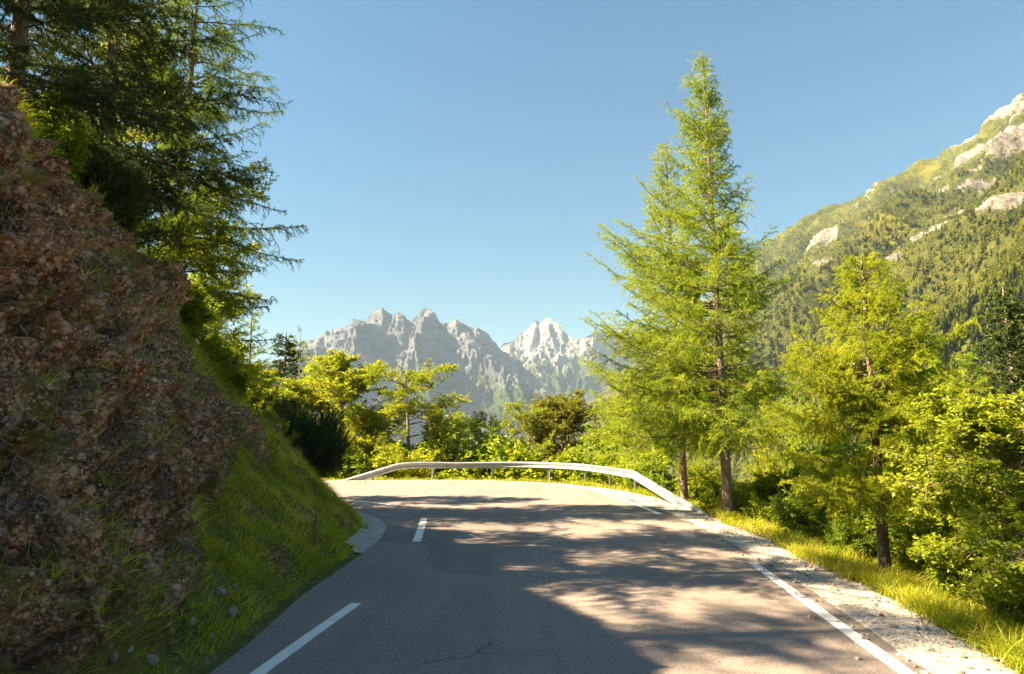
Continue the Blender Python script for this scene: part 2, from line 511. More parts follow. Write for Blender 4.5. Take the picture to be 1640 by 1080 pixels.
def side_dist(x, y, C):
    """signed distance to a polyline (positive on its left) and arc length of the nearest place (0 at y = 0)"""
    A, B = C[:-1], C[1:]
    D = B - A
    L = np.linalg.norm(D, axis=1)
    S0 = np.concatenate([[0], np.cumsum(L)[:-1]])
    k0 = int(np.argmin(np.abs(C[:, 1]) + 100 * (C[:, 0] < -6)))
    zero = S0[min(k0, len(S0) - 1)]
    x, y = np.asarray(x, float).ravel(), np.asarray(y, float).ravel()
    best = np.full(len(x), 1e18)
    sg, arc = np.zeros(len(x)), np.zeros(len(x))
    for k in range(len(A)):
        px_, py_ = x - A[k, 0], y - A[k, 1]
        t = np.clip((px_ * D[k, 0] + py_ * D[k, 1]) / (L[k] ** 2), 0, 1)
        qx, qy = px_ - t * D[k, 0], py_ - t * D[k, 1]
        d = qx * qx + qy * qy
        m = d < best
        best[m] = d[m]
        sg[m] = np.sign(D[k, 0] * py_ - D[k, 1] * px_)[m]
        arc[m] = (S0[k] - zero + t * L[k])[m]
    return np.sqrt(best) * np.where(sg == 0, 1, sg), arc

def hill_profile(s, a):
    """height of the cutting above the inner road edge: grassy bank, rock wall, wooded slope above"""
    s0 = np.interp(a, [8, 11, 12, 17, 20], [0.10, 0.15, 0.44, 0.44, 0.3])
    sr = np.interp(a, [0, 4, 6, 8, 10, 12, 14, 16, 20], [0.1, 0.2, 0.35, 1.0, 1.6, 2.2, 2.7, 3.2, 3.4])
    bs = np.interp(a, [0, 6, 9, 12, 15, 18], [0.7, 0.85, 0.95, 1.0, 0.98, 0.95])
    rs = np.interp(a, [0, 5, 7, 9, 11, 13, 15, 18], [3.2, 2.9, 2.4, 1.85, 1.5, 1.32, 1.05, 1.0])
    zt = np.interp(a, [0, 5, 8, 12, 14, 17], [4.3, 4.5, 4.8, 5.1, 4.7, 4.7])
    bh = bs * np.clip(s - s0, 0, None)
    zr0 = bs * (sr - s0)
    z = np.where(s < sr, bh, zr0 + rs * (s - sr))
    st = sr + (zt - zr0) / rs
    up = np.where(s > st, zt + 0.80 * np.clip(s - st, 0, 30) + 0.35 * np.clip(s - st - 30, 0, 100), z)
    rockm = sstep(-0.15, 0.25, s - sr) * (1 - sstep(-0.2, 0.5, s - st)) * (1 - sstep(10.6, 12.0, a))
    return np.where(s > st, up, z), rockm

def drop_profile(r):
    """height outside the road: gravel shoulder, verge, steep wooded slope down to the valley"""
    r = np.clip(r, 0, None)
    return -0.05 * np.clip(r - 0.3, 0, 0.9) - 0.30 * np.clip(r - 1.2, 0, 1.3) - 0.62 * np.clip(r - 2.5, 0, 30) \
        - 0.5 * np.clip(r - 32.5, 0, 130) - 0.12 * np.clip(r - 162.5, 0, 250)

def ground_z(x, y):
    x, y = np.broadcast_arrays(np.asarray(x, float), np.asarray(y, float))
    sh = x.shape
    si, ai = side_dist(x, y, IN_X)
    so, _ = side_dist(x, y, OUT_X)
    so = -so
    hz, _ = hill_profile(np.clip(si, 0, None), ai)
    p = np.stack([x.ravel() * 0.22, y.ravel() * 0.22, np.zeros(x.size)], -1)
    nz = noise(p) * 0.5 + noise(p * 3.1) * 0.18
    hz = hz + nz * sstep(3, 8, si)
    dz = drop_profile(so) + nz * sstep(2.5, 7, so)
    z = np.where(si > 0, hz, np.where(so > 0, dz, 0.0))
    return z.reshape(sh)

def gz(x, y):
    return float(ground_z(np.array([x]), np.array([y]))[0])

def grid_faces(ny, nx):
    i = np.arange(ny - 1)[:, None] * nx + np.arange(nx - 1)[None]
    return np.stack([i, i + 1, i + nx + 1, i + nx], -1).reshape(-1, 4)

# ground sheet
def ground():
    def axis(core, far, lo, hi):
        return np.unique(np.concatenate([core, -np.geomspace(1, -lo, far) if lo < 0 else [], np.geomspace(1, hi, far)]))
    gx = np.unique(np.round(np.concatenate([np.arange(-14, 16, 0.2), np.arange(-60, -14, 1.0), np.arange(16, 80, 1.0), np.arange(80, 400, 12), -np.geomspace(60, 9000, 24), np.geomspace(400, 9000, 20)]), 3))
    gy = np.unique(np.round(np.concatenate([np.arange(-8, 46, 0.25), np.arange(-40, -8, 2.0), np.arange(46, 110, 1.0), np.arange(110, 500, 12), -np.geomspace(40, 3000, 10), np.geomspace(500, 9500, 26)]), 3))
    X, Y = np.meshgrid(gx, gy)
    Z = ground_z(X, Y)
    inb = (X > -13.6) & (X < -1.0) & (Y > -2.6) & (Y < 22.6)
    si, _ = side_dist(X, Y, IN_X)
    Z = np.where(inb & (si.reshape(X.shape) > -0.1), Z - 0.9, Z) - 0.03
    o = obj('ground', np.stack([X, Y, Z], -1), grid_faces(len(gy), len(gx)), M['ground'], smooth=True)
    tag(o, kind='structure')
ground()

# rock cutting and grassy bank inside the bend
BX, BY = np.arange(-14, -2.2, 0.024), np.concatenate([np.arange(-3, 1.5, 0.12), np.arange(1.5, 17.5, 0.032), np.arange(17.5, 23, 0.08)])
def bank():
    X, Y = np.meshgrid(BX, BY)
    si, ai = side_dist(X, Y, IN_X)
    si, ai = si.reshape(X.shape), ai.reshape(X.shape)
    wob = noise(np.stack([X * 0, Y * 0.55, Y * 0 + 3], -1)) * 0.28 + noise(np.stack([X * 0, Y * 1.7, Y * 0 + 8], -1)) * 0.12
    s2 = np.clip(si + wob * sstep(0.3, 1.2, si), 0, None)
    z, rockm = hill_profile(s2, ai)
    P = np.stack([X, Y, z], -1)
    # extra outcrops on the nose and a boulder crowning the rock
    blob = lambda c, r: np.exp(-(((P - np.array(c)) / np.array(r)) ** 2).sum(-1))
    rockm = np.maximum(rockm, 0.95 * blob((-4.9, 14.4, 1.9), (0.5, 0.9, 0.7)))
    rockm = np.maximum(rockm, 1.0 * blob((-6.0, 11.2, 4.2), (0.6, 0.9, 0.8)))
    rockm = np.maximum(rockm, 1.0 * blob((-4.5, 11.7, 1.9), (0.5, 0.7, 0.65)))
    rockm = np.maximum(rockm, 0.7 * blob((-2.9, 8.9, 0.5), (0.25, 0.35, 0.4)))
    patch = fbm(np.stack([X * 0.8, Y * 0.5, z * 0.8], -1), 4)
    rockm = rockm * (1 - 0.5 * sstep(0.48, 0.8, patch))
    rockm = rockm * (1 - 0.5 * sstep(0.55, 0.25, z) * sstep(7, 5, Y))
    dzx = np.gradient(z, BX, axis=1)
    dzy = np.gradient(z, BY, axis=0)
    N = unit(np.stack([-dzx, -dzy, np.ones_like(z)], -1))
    q = P.reshape(-1, 3)
    bulk = fbm(q * 0.75 + 5, 3).reshape(z.shape)
    warp = q + 0.25 * np.stack([noise(q * 1.1 + 30), noise(q * 1.1 + 60), noise(q * 1.1 + 90)], -1)
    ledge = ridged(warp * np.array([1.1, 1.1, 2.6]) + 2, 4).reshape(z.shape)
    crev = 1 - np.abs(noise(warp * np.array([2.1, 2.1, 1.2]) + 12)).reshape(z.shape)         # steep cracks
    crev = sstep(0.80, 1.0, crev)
    nub = fbm(q * 6.5 + 7, 4, 0.62).reshape(z.shape)
    f1, v1 = cells(q * np.array([6.0, 6.0, 7.5]) + fbm(q * 3, 2)[:, None] * 0.5)
    f2, v2 = cells(q * 17.0 + 3.3 + fbm(q * 9, 2)[:, None] * 0.5)
    f1, v1, f2, v2 = [a.reshape(z.shape) for a in (f1, v1, f2, v2)]
    d = rockm * (bulk * 0.28 + (ledge - 0.9) * 0.30 - crev * 0.20 + nub * 0.13 + (0.45 - f1) * 0.13 * v1 + (0.45 - f2) * 0.045 * (0.3 + v2))
    d += (1 - rockm) * (bulk * 0.10 + fbm(q * 2.6, 3).reshape(z.shape) * 0.05) * sstep(0.1, 0.8, si)
    d += 0.60 * blob((-6.0, 11.2, 4.3), (0.42, 0.6, 0.5)) + 0.40 * blob((-4.5, 11.6, 2.1), (0.4, 0.6, 0.5)) + 0.35 * blob((-5.4, 8.6, 4.6), (0.4, 0.5, 0.4)) + 0.3 * blob((-4.9, 6.6, 4.4), (0.3, 0.5, 0.4)) - 0.3 * blob((-5.3, 10.0, 3.8), (0.5, 0.35, 0.9)) - 0.3 * blob((-4.6, 7.5, 3.6), (0.5, 0.3, 0.9))
    Q = P + N * d[..., None]
    Q[..., 2] = np.where(si < -0.02, -0.12, Q[..., 2])
    keep = (si > -0.12)
    F = grid_faces(len(BY), len(BX))
    F = F[keep.ravel()[F].all(1)]
    used = np.unique(F)
    mp = np.full(X.size, -1)
    mp[used] = np.arange(len(used))
    o = obj('rocky_bank', Q.reshape(-1, 3)[used], mp[F], M['bank'], smooth=True,
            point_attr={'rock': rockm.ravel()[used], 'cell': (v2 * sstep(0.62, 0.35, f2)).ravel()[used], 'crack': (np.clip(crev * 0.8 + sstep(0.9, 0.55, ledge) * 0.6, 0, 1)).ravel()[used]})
    tag(o, kind='structure')
    return Q, N, rockm, si, ai, patch
BQ, BN, BROCK, BSI, BAI, BPATCH = bank()

# ------------------------------------------------------------------ road, markings, shoulder, gutter
def strip(name, A, B, z, mat, n=1):
    A, B = np.asarray(A), np.asarray(B)
    t = np.linspace(0, 1, n + 1)[None, :, None]
    P = A[:, None] * (1 - t) + B[:, None] * t
    P = np.concatenate([P, np.full(P.shape[:2] + (1,), z) if np.isscalar(z) else z[..., None]], -1)
    o = obj(name, P, grid_faces(len(A), n + 1)[:, ::-1], mat, smooth=True)
    return tag(o, kind='structure')

strip('road', IN_C, OUT_C, 0.0, M['asphalt'], 10)

def offset(C, d):
    T = unit(np.gradient(C, axis=0))
    return C + np.stack([T[:, 1], -T[:, 0]], -1) * np.asarray(d)[..., None]      # to the right of travel

def resample(C, step):
    L = np.concatenate([[0], np.cumsum(np.linalg.norm(np.diff(C, axis=0), axis=1))])
    s = np.arange(0, L[-1], step)
    return np.stack([np.interp(s, L, C[:, 0]), np.interp(s, L, C[:, 1])], -1)

FINE_O = resample(OUT_C[(OUT_C[:, 1] > -8) & (OUT_C[:, 0] > -26)], 0.15)
FINE_I = resample(IN_C[(IN_C[:, 1] > -8) & (IN_C[:, 0] > -26)], 0.12)

def shoulder():
    k = np.arange(len(FINE_O))
    w1 = 0.80 + 0.22 * noise(np.stack([k * 0.06, k * 0, k * 0 + 1], -1)) + 0.10 * noise(np.stack([k * 0.35, k * 0, k * 0 + 5], -1))
    w1 += 0.5 * sstep(15, 20, FINE_O[:, 1])
    w0 = -0.05 + 0.05 * noise(np.stack([k * 0.5, k * 0, k * 0 + 9], -1)) + 0.05 * noise(np.stack([k * 0.11, k * 0, k * 0 + 2], -1))
    A, B = offset(FINE_O, w0), offset(FINE_O, w1)
    n = 8
    t = np.linspace(0, 1, n + 1)[None]
    r = w0[:, None] * (1 - t) + w1[:, None] * t
    P = A[:, None] * (1 - t[..., None]) + B[:, None] * t[..., None]
    z = drop_profile(r) + 0.006 + 0.015 * noise(np.concatenate([P * 4, np.zeros(P.shape[:2] + (1,))], -1)) * (t > 0.05) * (t < 0.95)
    z[:, -1] -= 0.05
    strip('gravel_shoulder', A, B, z, M['gravel'], n)
    return w1
SHW = shoulder()

def line_mark(pts, w):
    C = resample(np.asarray(catmull(pts, 8)), 0.1) if len(pts) > 2 else resample(np.asarray(pts, float), 0.1)
    k = np.arange(len(C)) * 0.7
    j = 0.006 * noise(np.stack([k, k * 0, k * 0 + C[0, 0]], -1))
    strip('road_marking', offset(C, -w / 2 + j), offset(C, w / 2 + j), 0.004, M['paint'])
def gp(px, py):
    """ground point seen at a place in the photograph"""
    u, v = (px - 820) / FPX, (540 - py) / FPX
    dz = math.sin(PITCH) + v * math.cos(PITCH)
    k = -CAM_H / dz
    return (u * k, (math.cos(PITCH) - v * math.sin(PITCH)) * k)
line_mark([(-2.25, 2.4), gp(418, 1076), gp(573, 965)], 0.125)
line_mark([gp(667, 868), gp(674, 848), gp(679, 830)], 0.15)
line_mark([gp(634, 811), gp(600, 805.5), gp(566, 803.5)], 0.15)
line_mark([(2.86, 3.0), gp(1437, 1068), gp(1203, 900)], 0.135)
line_mark([gp(1057, 824), gp(1010, 805), gp(962, 790)], 0.15)

def gutter():
    C = FINE_I[(FINE_I[:, 1] > 11.3) & (FINE_I[:, 0] > -4.6)]
    n = len(C)
    w = 0.46 * np.clip(np.minimum(np.arange(n), np.arange(n)[::-1]) / 6, 0.35, 1)
    A, B = offset(C, -w), offset(C, np.full(n, 0.02))
    t = np.linspace(0, 1, 7)[None]
    P = A[:, None] * (1 - t[..., None]) + B[:, None] * t[..., None]
    z = np.broadcast_to(np.interp(t, [0, 0.17, 0.3, 0.8, 1], [0.075, 0.06, 0.02, 0.012, 0.008]), P.shape[:2]).copy()
    z += 0.008 * noise(np.concatenate([P * 5, np.zeros(P.shape[:2] + (1,))], -1))
    strip('concrete_gutter', A, B, z, M['concrete'], 6)
gutter()

# ------------------------------------------------------------------ guardrail
def guardrail():
    root = thing('guardrail', 'galvanised steel crash barrier round the outside of the hairpin bend', 'guardrail', (0, 32, 0))
    key = [(-7.7, 31.4, 0.02), (-5.35, 32.3, 0.74), (-2.5, 33.6, 0.75), (0.3, 34.0, 0.76), (1.75, 33.1, 0.76), (2.95, 31.2, 0.76), (3.75, 28.2, 0.75), (4.33, 24.8, 0.74)]
    C = catmull(key, 10)
    C[C[:, 1] < 32.3 - 1e-6]
    # straight sloping ends
    C = C[10:]
    s = np.linspace(0, 1, 14)[:, None]
    left = np.array(key[0]) * (1 - s) + np.array(key[1]) * s
    right = np.array(key[-1]) * (1 - s) + np.array((4.86, 16.9, -0.03)) * s
    C = np.vstack([left[:-1], C, right[1:]])
    T = np.gradient(C, axis=0)
    T = unit(np.stack([T[:, 0], T[:, 1], np.zeros(len(T))], -1))
    nrm = np.stack([T[:, 1], -T[:, 0], np.zeros(len(T))], -1)         # right of travel: towards the road
    # W profile: (out towards the road, down from the top)
    prof = np.array([(0.000, 0.000), (0.018, 0.005), (0.055, 0.030), (0.080, 0.050), (0.080, 0.075), (0.055, 0.098), (0.012, 0.130), (0.004, 0.155), (0.012, 0.180),
                     (0.055, 0.212), (0.080, 0.235), (0.080, 0.260), (0.055, 0.282), (0.018, 0.305), (0.000, 0.310)])
    prof2 = prof - np.array([0.004, 0])
    ring = np.vstack([prof, prof2[::-1]])
    V = C[:, None] + nrm[:, None] * ring[None, :, :1] - np.array([0, 0, 1.0]) * ring[None, :, 1:]
    k, m = len(C), len(ring)
    i = np.arange(k - 1)[:, None] * m
    j = np.arange(m)[None]
    j2 = (j + 1) % m
    F = np.stack([i + j, i + j2, i + m + j2, i + m + j], -1).reshape(-1, 4)
    o = Vector(root.location)
    obj('beam', V.reshape(-1, 3) - np.array(o), F, M['steel'], root, smooth=False)
    L = np.concatenate([[0], np.cumsum(np.linalg.norm(np.diff(C, axis=0), axis=1))])
    def at(q):
        return np.array([np.interp(q, L, C[:, a]) for a in range(3)]), np.array([np.interp(q, L, nrm[:, a]) for a in range(3)])
    start = np.argmin(np.abs(C[:, 1] - 24.8) + 9 * (C[:, 0] < 3))
    q = L[start]
    posts = []
    while q > 1.2:
        posts.append(q)
        q -= 2.95
    for q in posts:
        c, nn = at(q)
        tt = np.cross(nn, (0, 0, 1))
        b = Bag()
        base = float(ground_z(c[0], c[1])) - 0.25
        c2 = c - nn * 0.075
        # C section: web and two flanges
        for (cx, cy, hx, hy) in ((-0.0, 0.0, 0.004, 0.055), (0.026, 0.053, 0.026, 0.004), (0.026, -0.053, 0.026, 0.004)):
            v = []
            for z in (base, c[2] - 0.02):
                for sx, sy in ((-1, -1), (1, -1), (1, 1), (-1, 1)):
                    p = c2 + nn * (cx + sx * hx) + tt * (cy + sy * hy)
                    v.append((p[0], p[1], z))
            b.add(v, [[(0, 3, 2, 1), (4, 5, 6, 7), (0, 1, 5, 4), (1, 2, 6, 5), (2, 3, 7, 6), (3, 0, 4, 7)]])
        V, F = b.out()
        po = obj('post', V - np.array(o), F, M['steel'], root)
        # spacer block and bolt between post and beam
        bb = Bag()
        v = []
        for z in (c[2] - 0.20, c[2] - 0.11):
            for sx, sy in ((-0.02, -0.04), (0.076, -0.04), (0.076, 0.04), (-0.02, 0.04)):
                p = c2 + nn * (sx + 0.004) + tt * sy
                v.append((p[0], p[1], z))
        bb.add(v, [[(0, 3, 2, 1), (4, 5, 6, 7), (0, 1, 5, 4), (1, 2, 6, 5), (2, 3, 7, 6), (3, 0, 4, 7)]])
        V, F = bb.out()
        obj('spacer', V - np.array(o), F, M['steel'], po)
guardrail()

# ------------------------------------------------------------------ trees
def along(P, t):
    """points and tangents at parameters t (N,) of polylines P (N,K,3)"""
    K = P.shape[1]
    x = np.clip(t, 0, 0.9999) * (K - 1)
    i = x.astype(int)
    f = (x - i)[:, None]
    r = np.arange(len(P))
    return P[r, i] * (1 - f) + P[r, i + 1] * f, unit(P[r, i + 1] - P[r, i])

def grow(rg, P, idx, t, length, ang, az, up=0.0, Q=4, flat=True, jit=0.05):
    """children of polylines P[idx] at parameter t; ang from the parent's tangent, az round it (0 / pi = the two flat sides)"""
    b, T = along(P[idx], t)
    zz = np.broadcast_to([0, 0, 1.0], T.shape)
    side = np.cross(T, zz)
    bad = np.linalg.norm(side, axis=1) < 0.15
    side[bad] = np.cross(T[bad], [1.0, 0, 0])
    side = unit(side)
    nor = np.cross(side, T)
    D = T * np.cos(ang)[:, None] + (side * np.cos(az)[:, None] + nor * np.sin(az)[:, None]) * np.sin(ang)[:, None]
    u = np.linspace(0, 1, Q)[None, :, None]
    C = b[:, None] + D[:, None] * length[:, None, None] * u
    C[:, :, 2] += (np.asarray(up) * length)[..., None] * u[:, :, 0] ** 2 if np.ndim(up) else up * length[:, None] * u[:, :, 0] ** 2
    C += rg.normal(size=C.shape) * jit * length[:, None, None] * u
    return C

def spread(rg, P, per_m, t0=0.1, t1=1.0, most=400):
    L = np.linalg.norm(np.diff(P, axis=1), axis=2).sum(1)
    n = np.clip(np.floor(L * per_m + rg.random(len(P))), 0, most).astype(int)
    idx = np.repeat(np.arange(len(P)), n)
    k = np.concatenate([np.arange(a) for a in n]) if len(n) else np.zeros(0)
    t = t0 + (t1 - t0) * (k + rg.random(len(idx))) / np.maximum(n[idx], 1)
    return idx, t, k, L

def needles(rg, P, per_m, length, width, fwd=0.35, t0=0.0, up=0.15):
    idx, t, _, _ = spread(rg, P, per_m, t0, 1.0, 4000)
    b, T = along(P[idx], t)
    d = unit(rg.normal(size=b.shape) + T * fwd * 2 + np.array([0, 0, up]))
    l = length * rg.uniform(0.7, 1.25, len(b))
    w = unit(np.cross(d, rg.normal(size=b.shape))) * (width / 2)
    V = np.stack([b - w, b + w, b + d * l[:, None]], 1).reshape(-1, 3)
    return V, np.arange(len(V)).reshape(-1, 3), idx

def leaves(rg, P, per_m, size, t0=0.2, flat=0.7, aspect=0.6):
    idx, t, _, _ = spread(rg, P, per_m, t0, 1.0, 600)
    b, T = along(P[idx], t)
    side = unit(np.cross(T, [0, 0, 1.0]) + 1e-4) * np.where(rg.random(len(b)) < 0.5, 1, -1)[:, None]
    d = unit(T * 0.6 + side * rg.uniform(0.3, 1.2, (len(b), 1)) + rg.normal(size=b.shape) * 0.35 - np.array([0, 0, 0.15]))
    nor = unit(np.array([0, 0, 1.0]) * flat + rg.normal(size=b.shape) * 0.55)
    w = unit(np.cross(d, nor))
    nor = np.cross(w, d)
    l = (size * rg.uniform(0.65, 1.25, len(b)))[:, None]
    b = b + rg.normal(size=b.shape) * size * 0.25
    mid = b + d * l * 0.48 - nor * l * 0.07
    V = np.stack([b, mid + w * l * aspect / 2 + nor * l * 0.07, b + d * l, mid - w * l * aspect / 2 + nor * l * 0.07], 1).reshape(-1, 3)
    return V, np.arange(len(V)).reshape(-1, 4), idx

def clump_var(rg, V, k, scale, amp=0.5, base=0.45, noise_amp=0.22):
    c = V.reshape(-1, k, 3).mean(1)
    v = base + amp * 0.5 * fbm(c * scale + rg.random(3) * 50, 2) + rg.normal(size=len(c)) * noise_amp
    return np.clip(v, 0, 1)

def conifer_mesh(seed, H, R, r0, nb, c0=0.12, prof=0.85, lo=-0.25, hi=0.6, tip=0.35, droop=0.25, per2=8.0, l2=0.42, per3=7.0, l3=0.16,
                 nper=150, nlen=0.035, nw=0.006, lean=(0, 0), asym=(0, 0), mats=('larch', 'bark'), dead=0.0, hang=-0.25, low_fade=0.15, wob=0.012, curve=None, irr=0.22):
    rg = rng_of(seed)
    K = 22
    tt = np.linspace(0, 1, K)
    tr = np.zeros((1, K, 3))
    tr[0, :, 0] = lean[0] * tt + np.cumsum(rg.normal(size=K)) * wob * H / K
    tr[0, :, 1] = lean[1] * tt + np.cumsum(rg.normal(size=K)) * wob * H / K
    if curve is not None:
        tr[0, :, 0] += np.interp(tt, curve[0], curve[1])
    tr[0, :, 2] = -0.35 + (H + 0.35) * tt
    rad = r0 * (1 - tt) ** 0.85 + 0.008 + r0 * 0.55 * np.exp(-tt * H / 0.35)
    bag = Bag()
    # trunk with a roughened round section
    V, F = tubes(tr, rad[None], 12)
    V = V.reshape(K, 12, 3)
    cc = tr[0][:, None]
    V = (cc + (V - cc) * (1 + 0.10 * noise(V * np.array([9, 9, 2.2]))[..., None])).reshape(-1, 3)
    bag.add(V, F)
    # branches
    tb = c0 + (0.985 - c0) * np.sort(rg.random(nb)) ** 0.92
    x = (tb - c0) / (1 - c0)
    az = np.arange(nb) * 2.39996 + rg.normal(size=nb) * 0.5
    lump = 1 + irr * noise(np.stack([np.cos(az) * 1.2, np.sin(az) * 1.2, tb * 7 + seed], -1)) * 1.3
    Lb = R * ((1 - x) ** prof + 0.035) * (1 - low_fade * np.exp(-x * 12)) * rg.uniform(0.66, 1.12, nb) * np.clip(lump, 0.4, 1.5)
    Lb *= 1 + asym[0] * np.cos(az - asym[1])
    el = lo + (hi - lo) * x ** 0.8 + rg.normal(size=nb) * 0.12
    Q = 9
    u = np.linspace(0, 1, Q)[None]
    b0, _ = along(np.repeat(tr, nb, 0), tb)
    hor = Lb[:, None] * u * np.cos(el)[:, None]
    ver = Lb[:, None] * (np.sin(el)[:, None] * u - droop * (1 - x[:, None]) * u ** 2 + tip * u ** 3.2 * (0.45 + 0.55 * (1 - x[:, None])))
    bend = rg.normal(size=(nb, 1)) * 0.18 * u ** 2
    ca, sa = np.cos(az[:, None] + bend), np.sin(az[:, None] + bend)
    B = np.stack([b0[:, :1] + hor * ca, b0[:, 1:2] + hor * sa, b0[:, 2:] + ver], -1)
    B += np.cumsum(rg.normal(size=B.shape), 1) * 0.012 * Lb[:, None, None] * (u[..., None] > 0)
    rb = (0.006 + 0.0085 * Lb)[:, None] * (1 - u * 0.88)
    V, F = tubes(B, rb, 4)
    bag.add(V, F)
    is_dead = rg.random(nb) < dead * np.exp(-x * 6)
    # second order
    idx, t, k, L = spread(rg, B[~is_dead], per2, 0.14, 1.0)
    Bl = B[~is_dead]
    ln = l2 * (0.35 + 0.65 * L[idx] / R) * np.clip(1.15 - 0.85 * t, 0.2, 1) * rg.uniform(0.5, 1.25, len(idx)) * R * 0.5
    S2 = grow(rg, Bl, idx, t, ln, rg.normal(0.95, 0.2, len(idx)), np.where(k % 2 == 0, 0.0, math.pi) + rg.normal(size=len(idx)) * 0.45, hang, 5)
    V, F = tubes(S2, np.linspace(1, 0.3, 5)[None] * (0.0035 + 0.005 * ln)[:, None], 3)
    bag.add(V, F)
    # third order
    idx, t, k, L = spread(rg, S2, per3, 0.2, 1.0)
    S3 = grow(rg, S2, idx, t, l3 * rg.uniform(0.5, 1.3, len(idx)) * np.clip(L[idx] / 0.5, 0.5, 1.6), rg.normal(0.85, 0.2, len(idx)), rg.uniform(0, 2 * math.pi, len(idx)), hang * 0.7, 3)
    fol = Bag()
    tone = []
    for P, t0, dens in ((Bl, 0.3, 0.8), (S2, 0.08, 1.0), (S3, 0.0, 1.0)):
        V, F, _ = needles(rg, P, nper * dens, nlen, nw, 0.3, t0)
        fol.add(V, F)
    V, F = fol.out()
    var = clump_var(rg, V, 3, 2.6, 1.25, 0.42, 0.15)
    Vw, Fw = bag.out()
    return (mesh_data('trunk', Vw, Fw, M[mats[1]], smooth=True), mesh_data('crown', V, F, M[mats[0]], face_attr={'var': var}))

def tree(name, label, cat, meshes, loc, rz=0, group=None, scale=1):
    r = thing(name, label, cat, loc, rz, group, scale)
    link('trunk', meshes[0], r)
    link('crown', meshes[1], r)
    return r

def broadleaf_mesh(seed, H, R, r0, c0=0.2, n1=14, n2=9, n3=7, leaf=0.07, lper=26, mats=('beech', 'bark_grey'), rise=(0.3, 1.0), lean=(0, 0), prof=0.7, lim=None, layer=0.0, fork=None, low=0.7):
    rg = rng_of(seed)
    K = 14
    tt = np.linspace(0, 1, K)
    tr = np.zeros((1, K, 3))
    wob = np.cumsum(rg.normal(size=(K, 2)), 0) * 0.018 * H / 3
    tr[0, :, 0] = lean[0] * tt + wob[:, 0] * tt
    tr[0, :, 1] = lean[1] * tt + wob[:, 1] * tt
    tr[0, :, 2] = -0.3 + (H * 0.93 + 0.3) * tt
    bag = Bag()
    V, F = tubes(tr, (r0 * (1 - tt) ** 0.8 + 0.008 + 0.4 * r0 * np.exp(-tt * H / 0.3))[None], 10)
    bag.add(V, F)
    tb = c0 + (0.97 - c0) * (np.arange(n1) + rg.random(n1)) / n1
    x = (tb - c0) / (1 - c0)
    az = np.arange(n1) * 2.39996 + rg.normal(size=n1) * 0.5
    Lb = R * np.clip(low + (1 - low) * np.sin(np.clip(x * 1.7 + 0.1, 0, math.pi / 2)) - (x ** 2.5) * prof, 0.18, 2) * rg.uniform(0.75, 1.2, n1)
    el = rise[0] + (rise[1] - rise[0]) * x + rg.normal(size=n1) * 0.15
    Q = 7
    u = np.linspace(0, 1, Q)[None]
    b0, _ = along(np.repeat(tr, n1, 0), tb)
    hor = Lb[:, None] * u * np.cos(el)[:, None]
    ver = Lb[:, None] * (np.sin(el)[:, None] * u - 0.22 * u ** 2)
    B = np.stack([b0[:, :1] + hor * np.cos(az)[:, None], b0[:, 1:2] + hor * np.sin(az)[:, None], b0[:, 2:] + ver], -1)
    B += np.cumsum(rg.normal(size=B.shape), 1) * 0.03 * Lb[:, None, None] * (u[..., None] > 0)
    B = np.concatenate([B, np.stack([along(tr, np.full(1, q))[0][0] for q in np.linspace(0.75, 1, Q)])[None]])
    Lb = np.append(Lb, H * 0.2)
    V, F = tubes(B, (0.006 + 0.013 * Lb)[:, None] * (1 - u * 0.85), 5)
    bag.add(V, F)
    idx = np.repeat(np.arange(len(B)), n2)
    t = 0.22 + 0.78 * (np.tile(np.arange(n2), len(B)) + rg.random(len(idx))) / n2
    ln = Lb[idx] * 0.48 * np.clip(1.25 - 0.8 * t, 0.25, 1) * rg.uniform(0.6, 1.25, len(idx))
    S2 = grow(rg, B, idx, t, ln, rg.normal(0.8, 0.2, len(idx)), np.where(np.arange(len(idx)) % 2 == 0, 0, math.pi) + rg.normal(size=len(idx)) * 0.6, 0.08, 5, jit=0.08)
    V, F = tubes(S2, np.linspace(1, 0.3, 5)[None] * (0.004 + 0.010 * ln)[:, None], 4)
    bag.add(V, F)
    idx = np.repeat(np.arange(len(S2)), n3)
    t = 0.15 + 0.85 * (np.tile(np.arange(n3), len(S2)) + rg.random(len(idx))) / n3
    ln3 = np.clip(ln[idx] * 0.5, 0.12, 0.7) * np.clip(1.2 - 0.7 * t, 0.3, 1) * rg.uniform(0.6, 1.2, len(idx))
    S3 = grow(rg, S2, idx, t, ln3, rg.normal(0.8, 0.2, len(idx)), np.where(np.arange(len(idx)) % 2 == 0, 0, math.pi) + rg.normal(size=len(idx)) * 0.5, -0.05, 4, jit=0.07)
    V, F = tubes(S3, np.linspace(1, 0.3, 4)[None] * np.full((len(S3), 1), 0.0035), 3)
    bag.add(V, F)
    fol = Bag()
    for P, d in ((S2, 0.5), (S3, 1.0)):
        V, F, _ = leaves(rg, P, lper * d, leaf, 0.15)
        fol.add(V, F)
    V, F = fol.out()
    var = clump_var(rg, V, 4, 1.1, 0.6, 0.42, 0.20)
    Vw, Fw = bag.out()
    return (mesh_data('trunk', Vw, Fw, M[mats[1]], smooth=True), mesh_data('crown', V, F, M[mats[0]], face_attr={'var': var}))

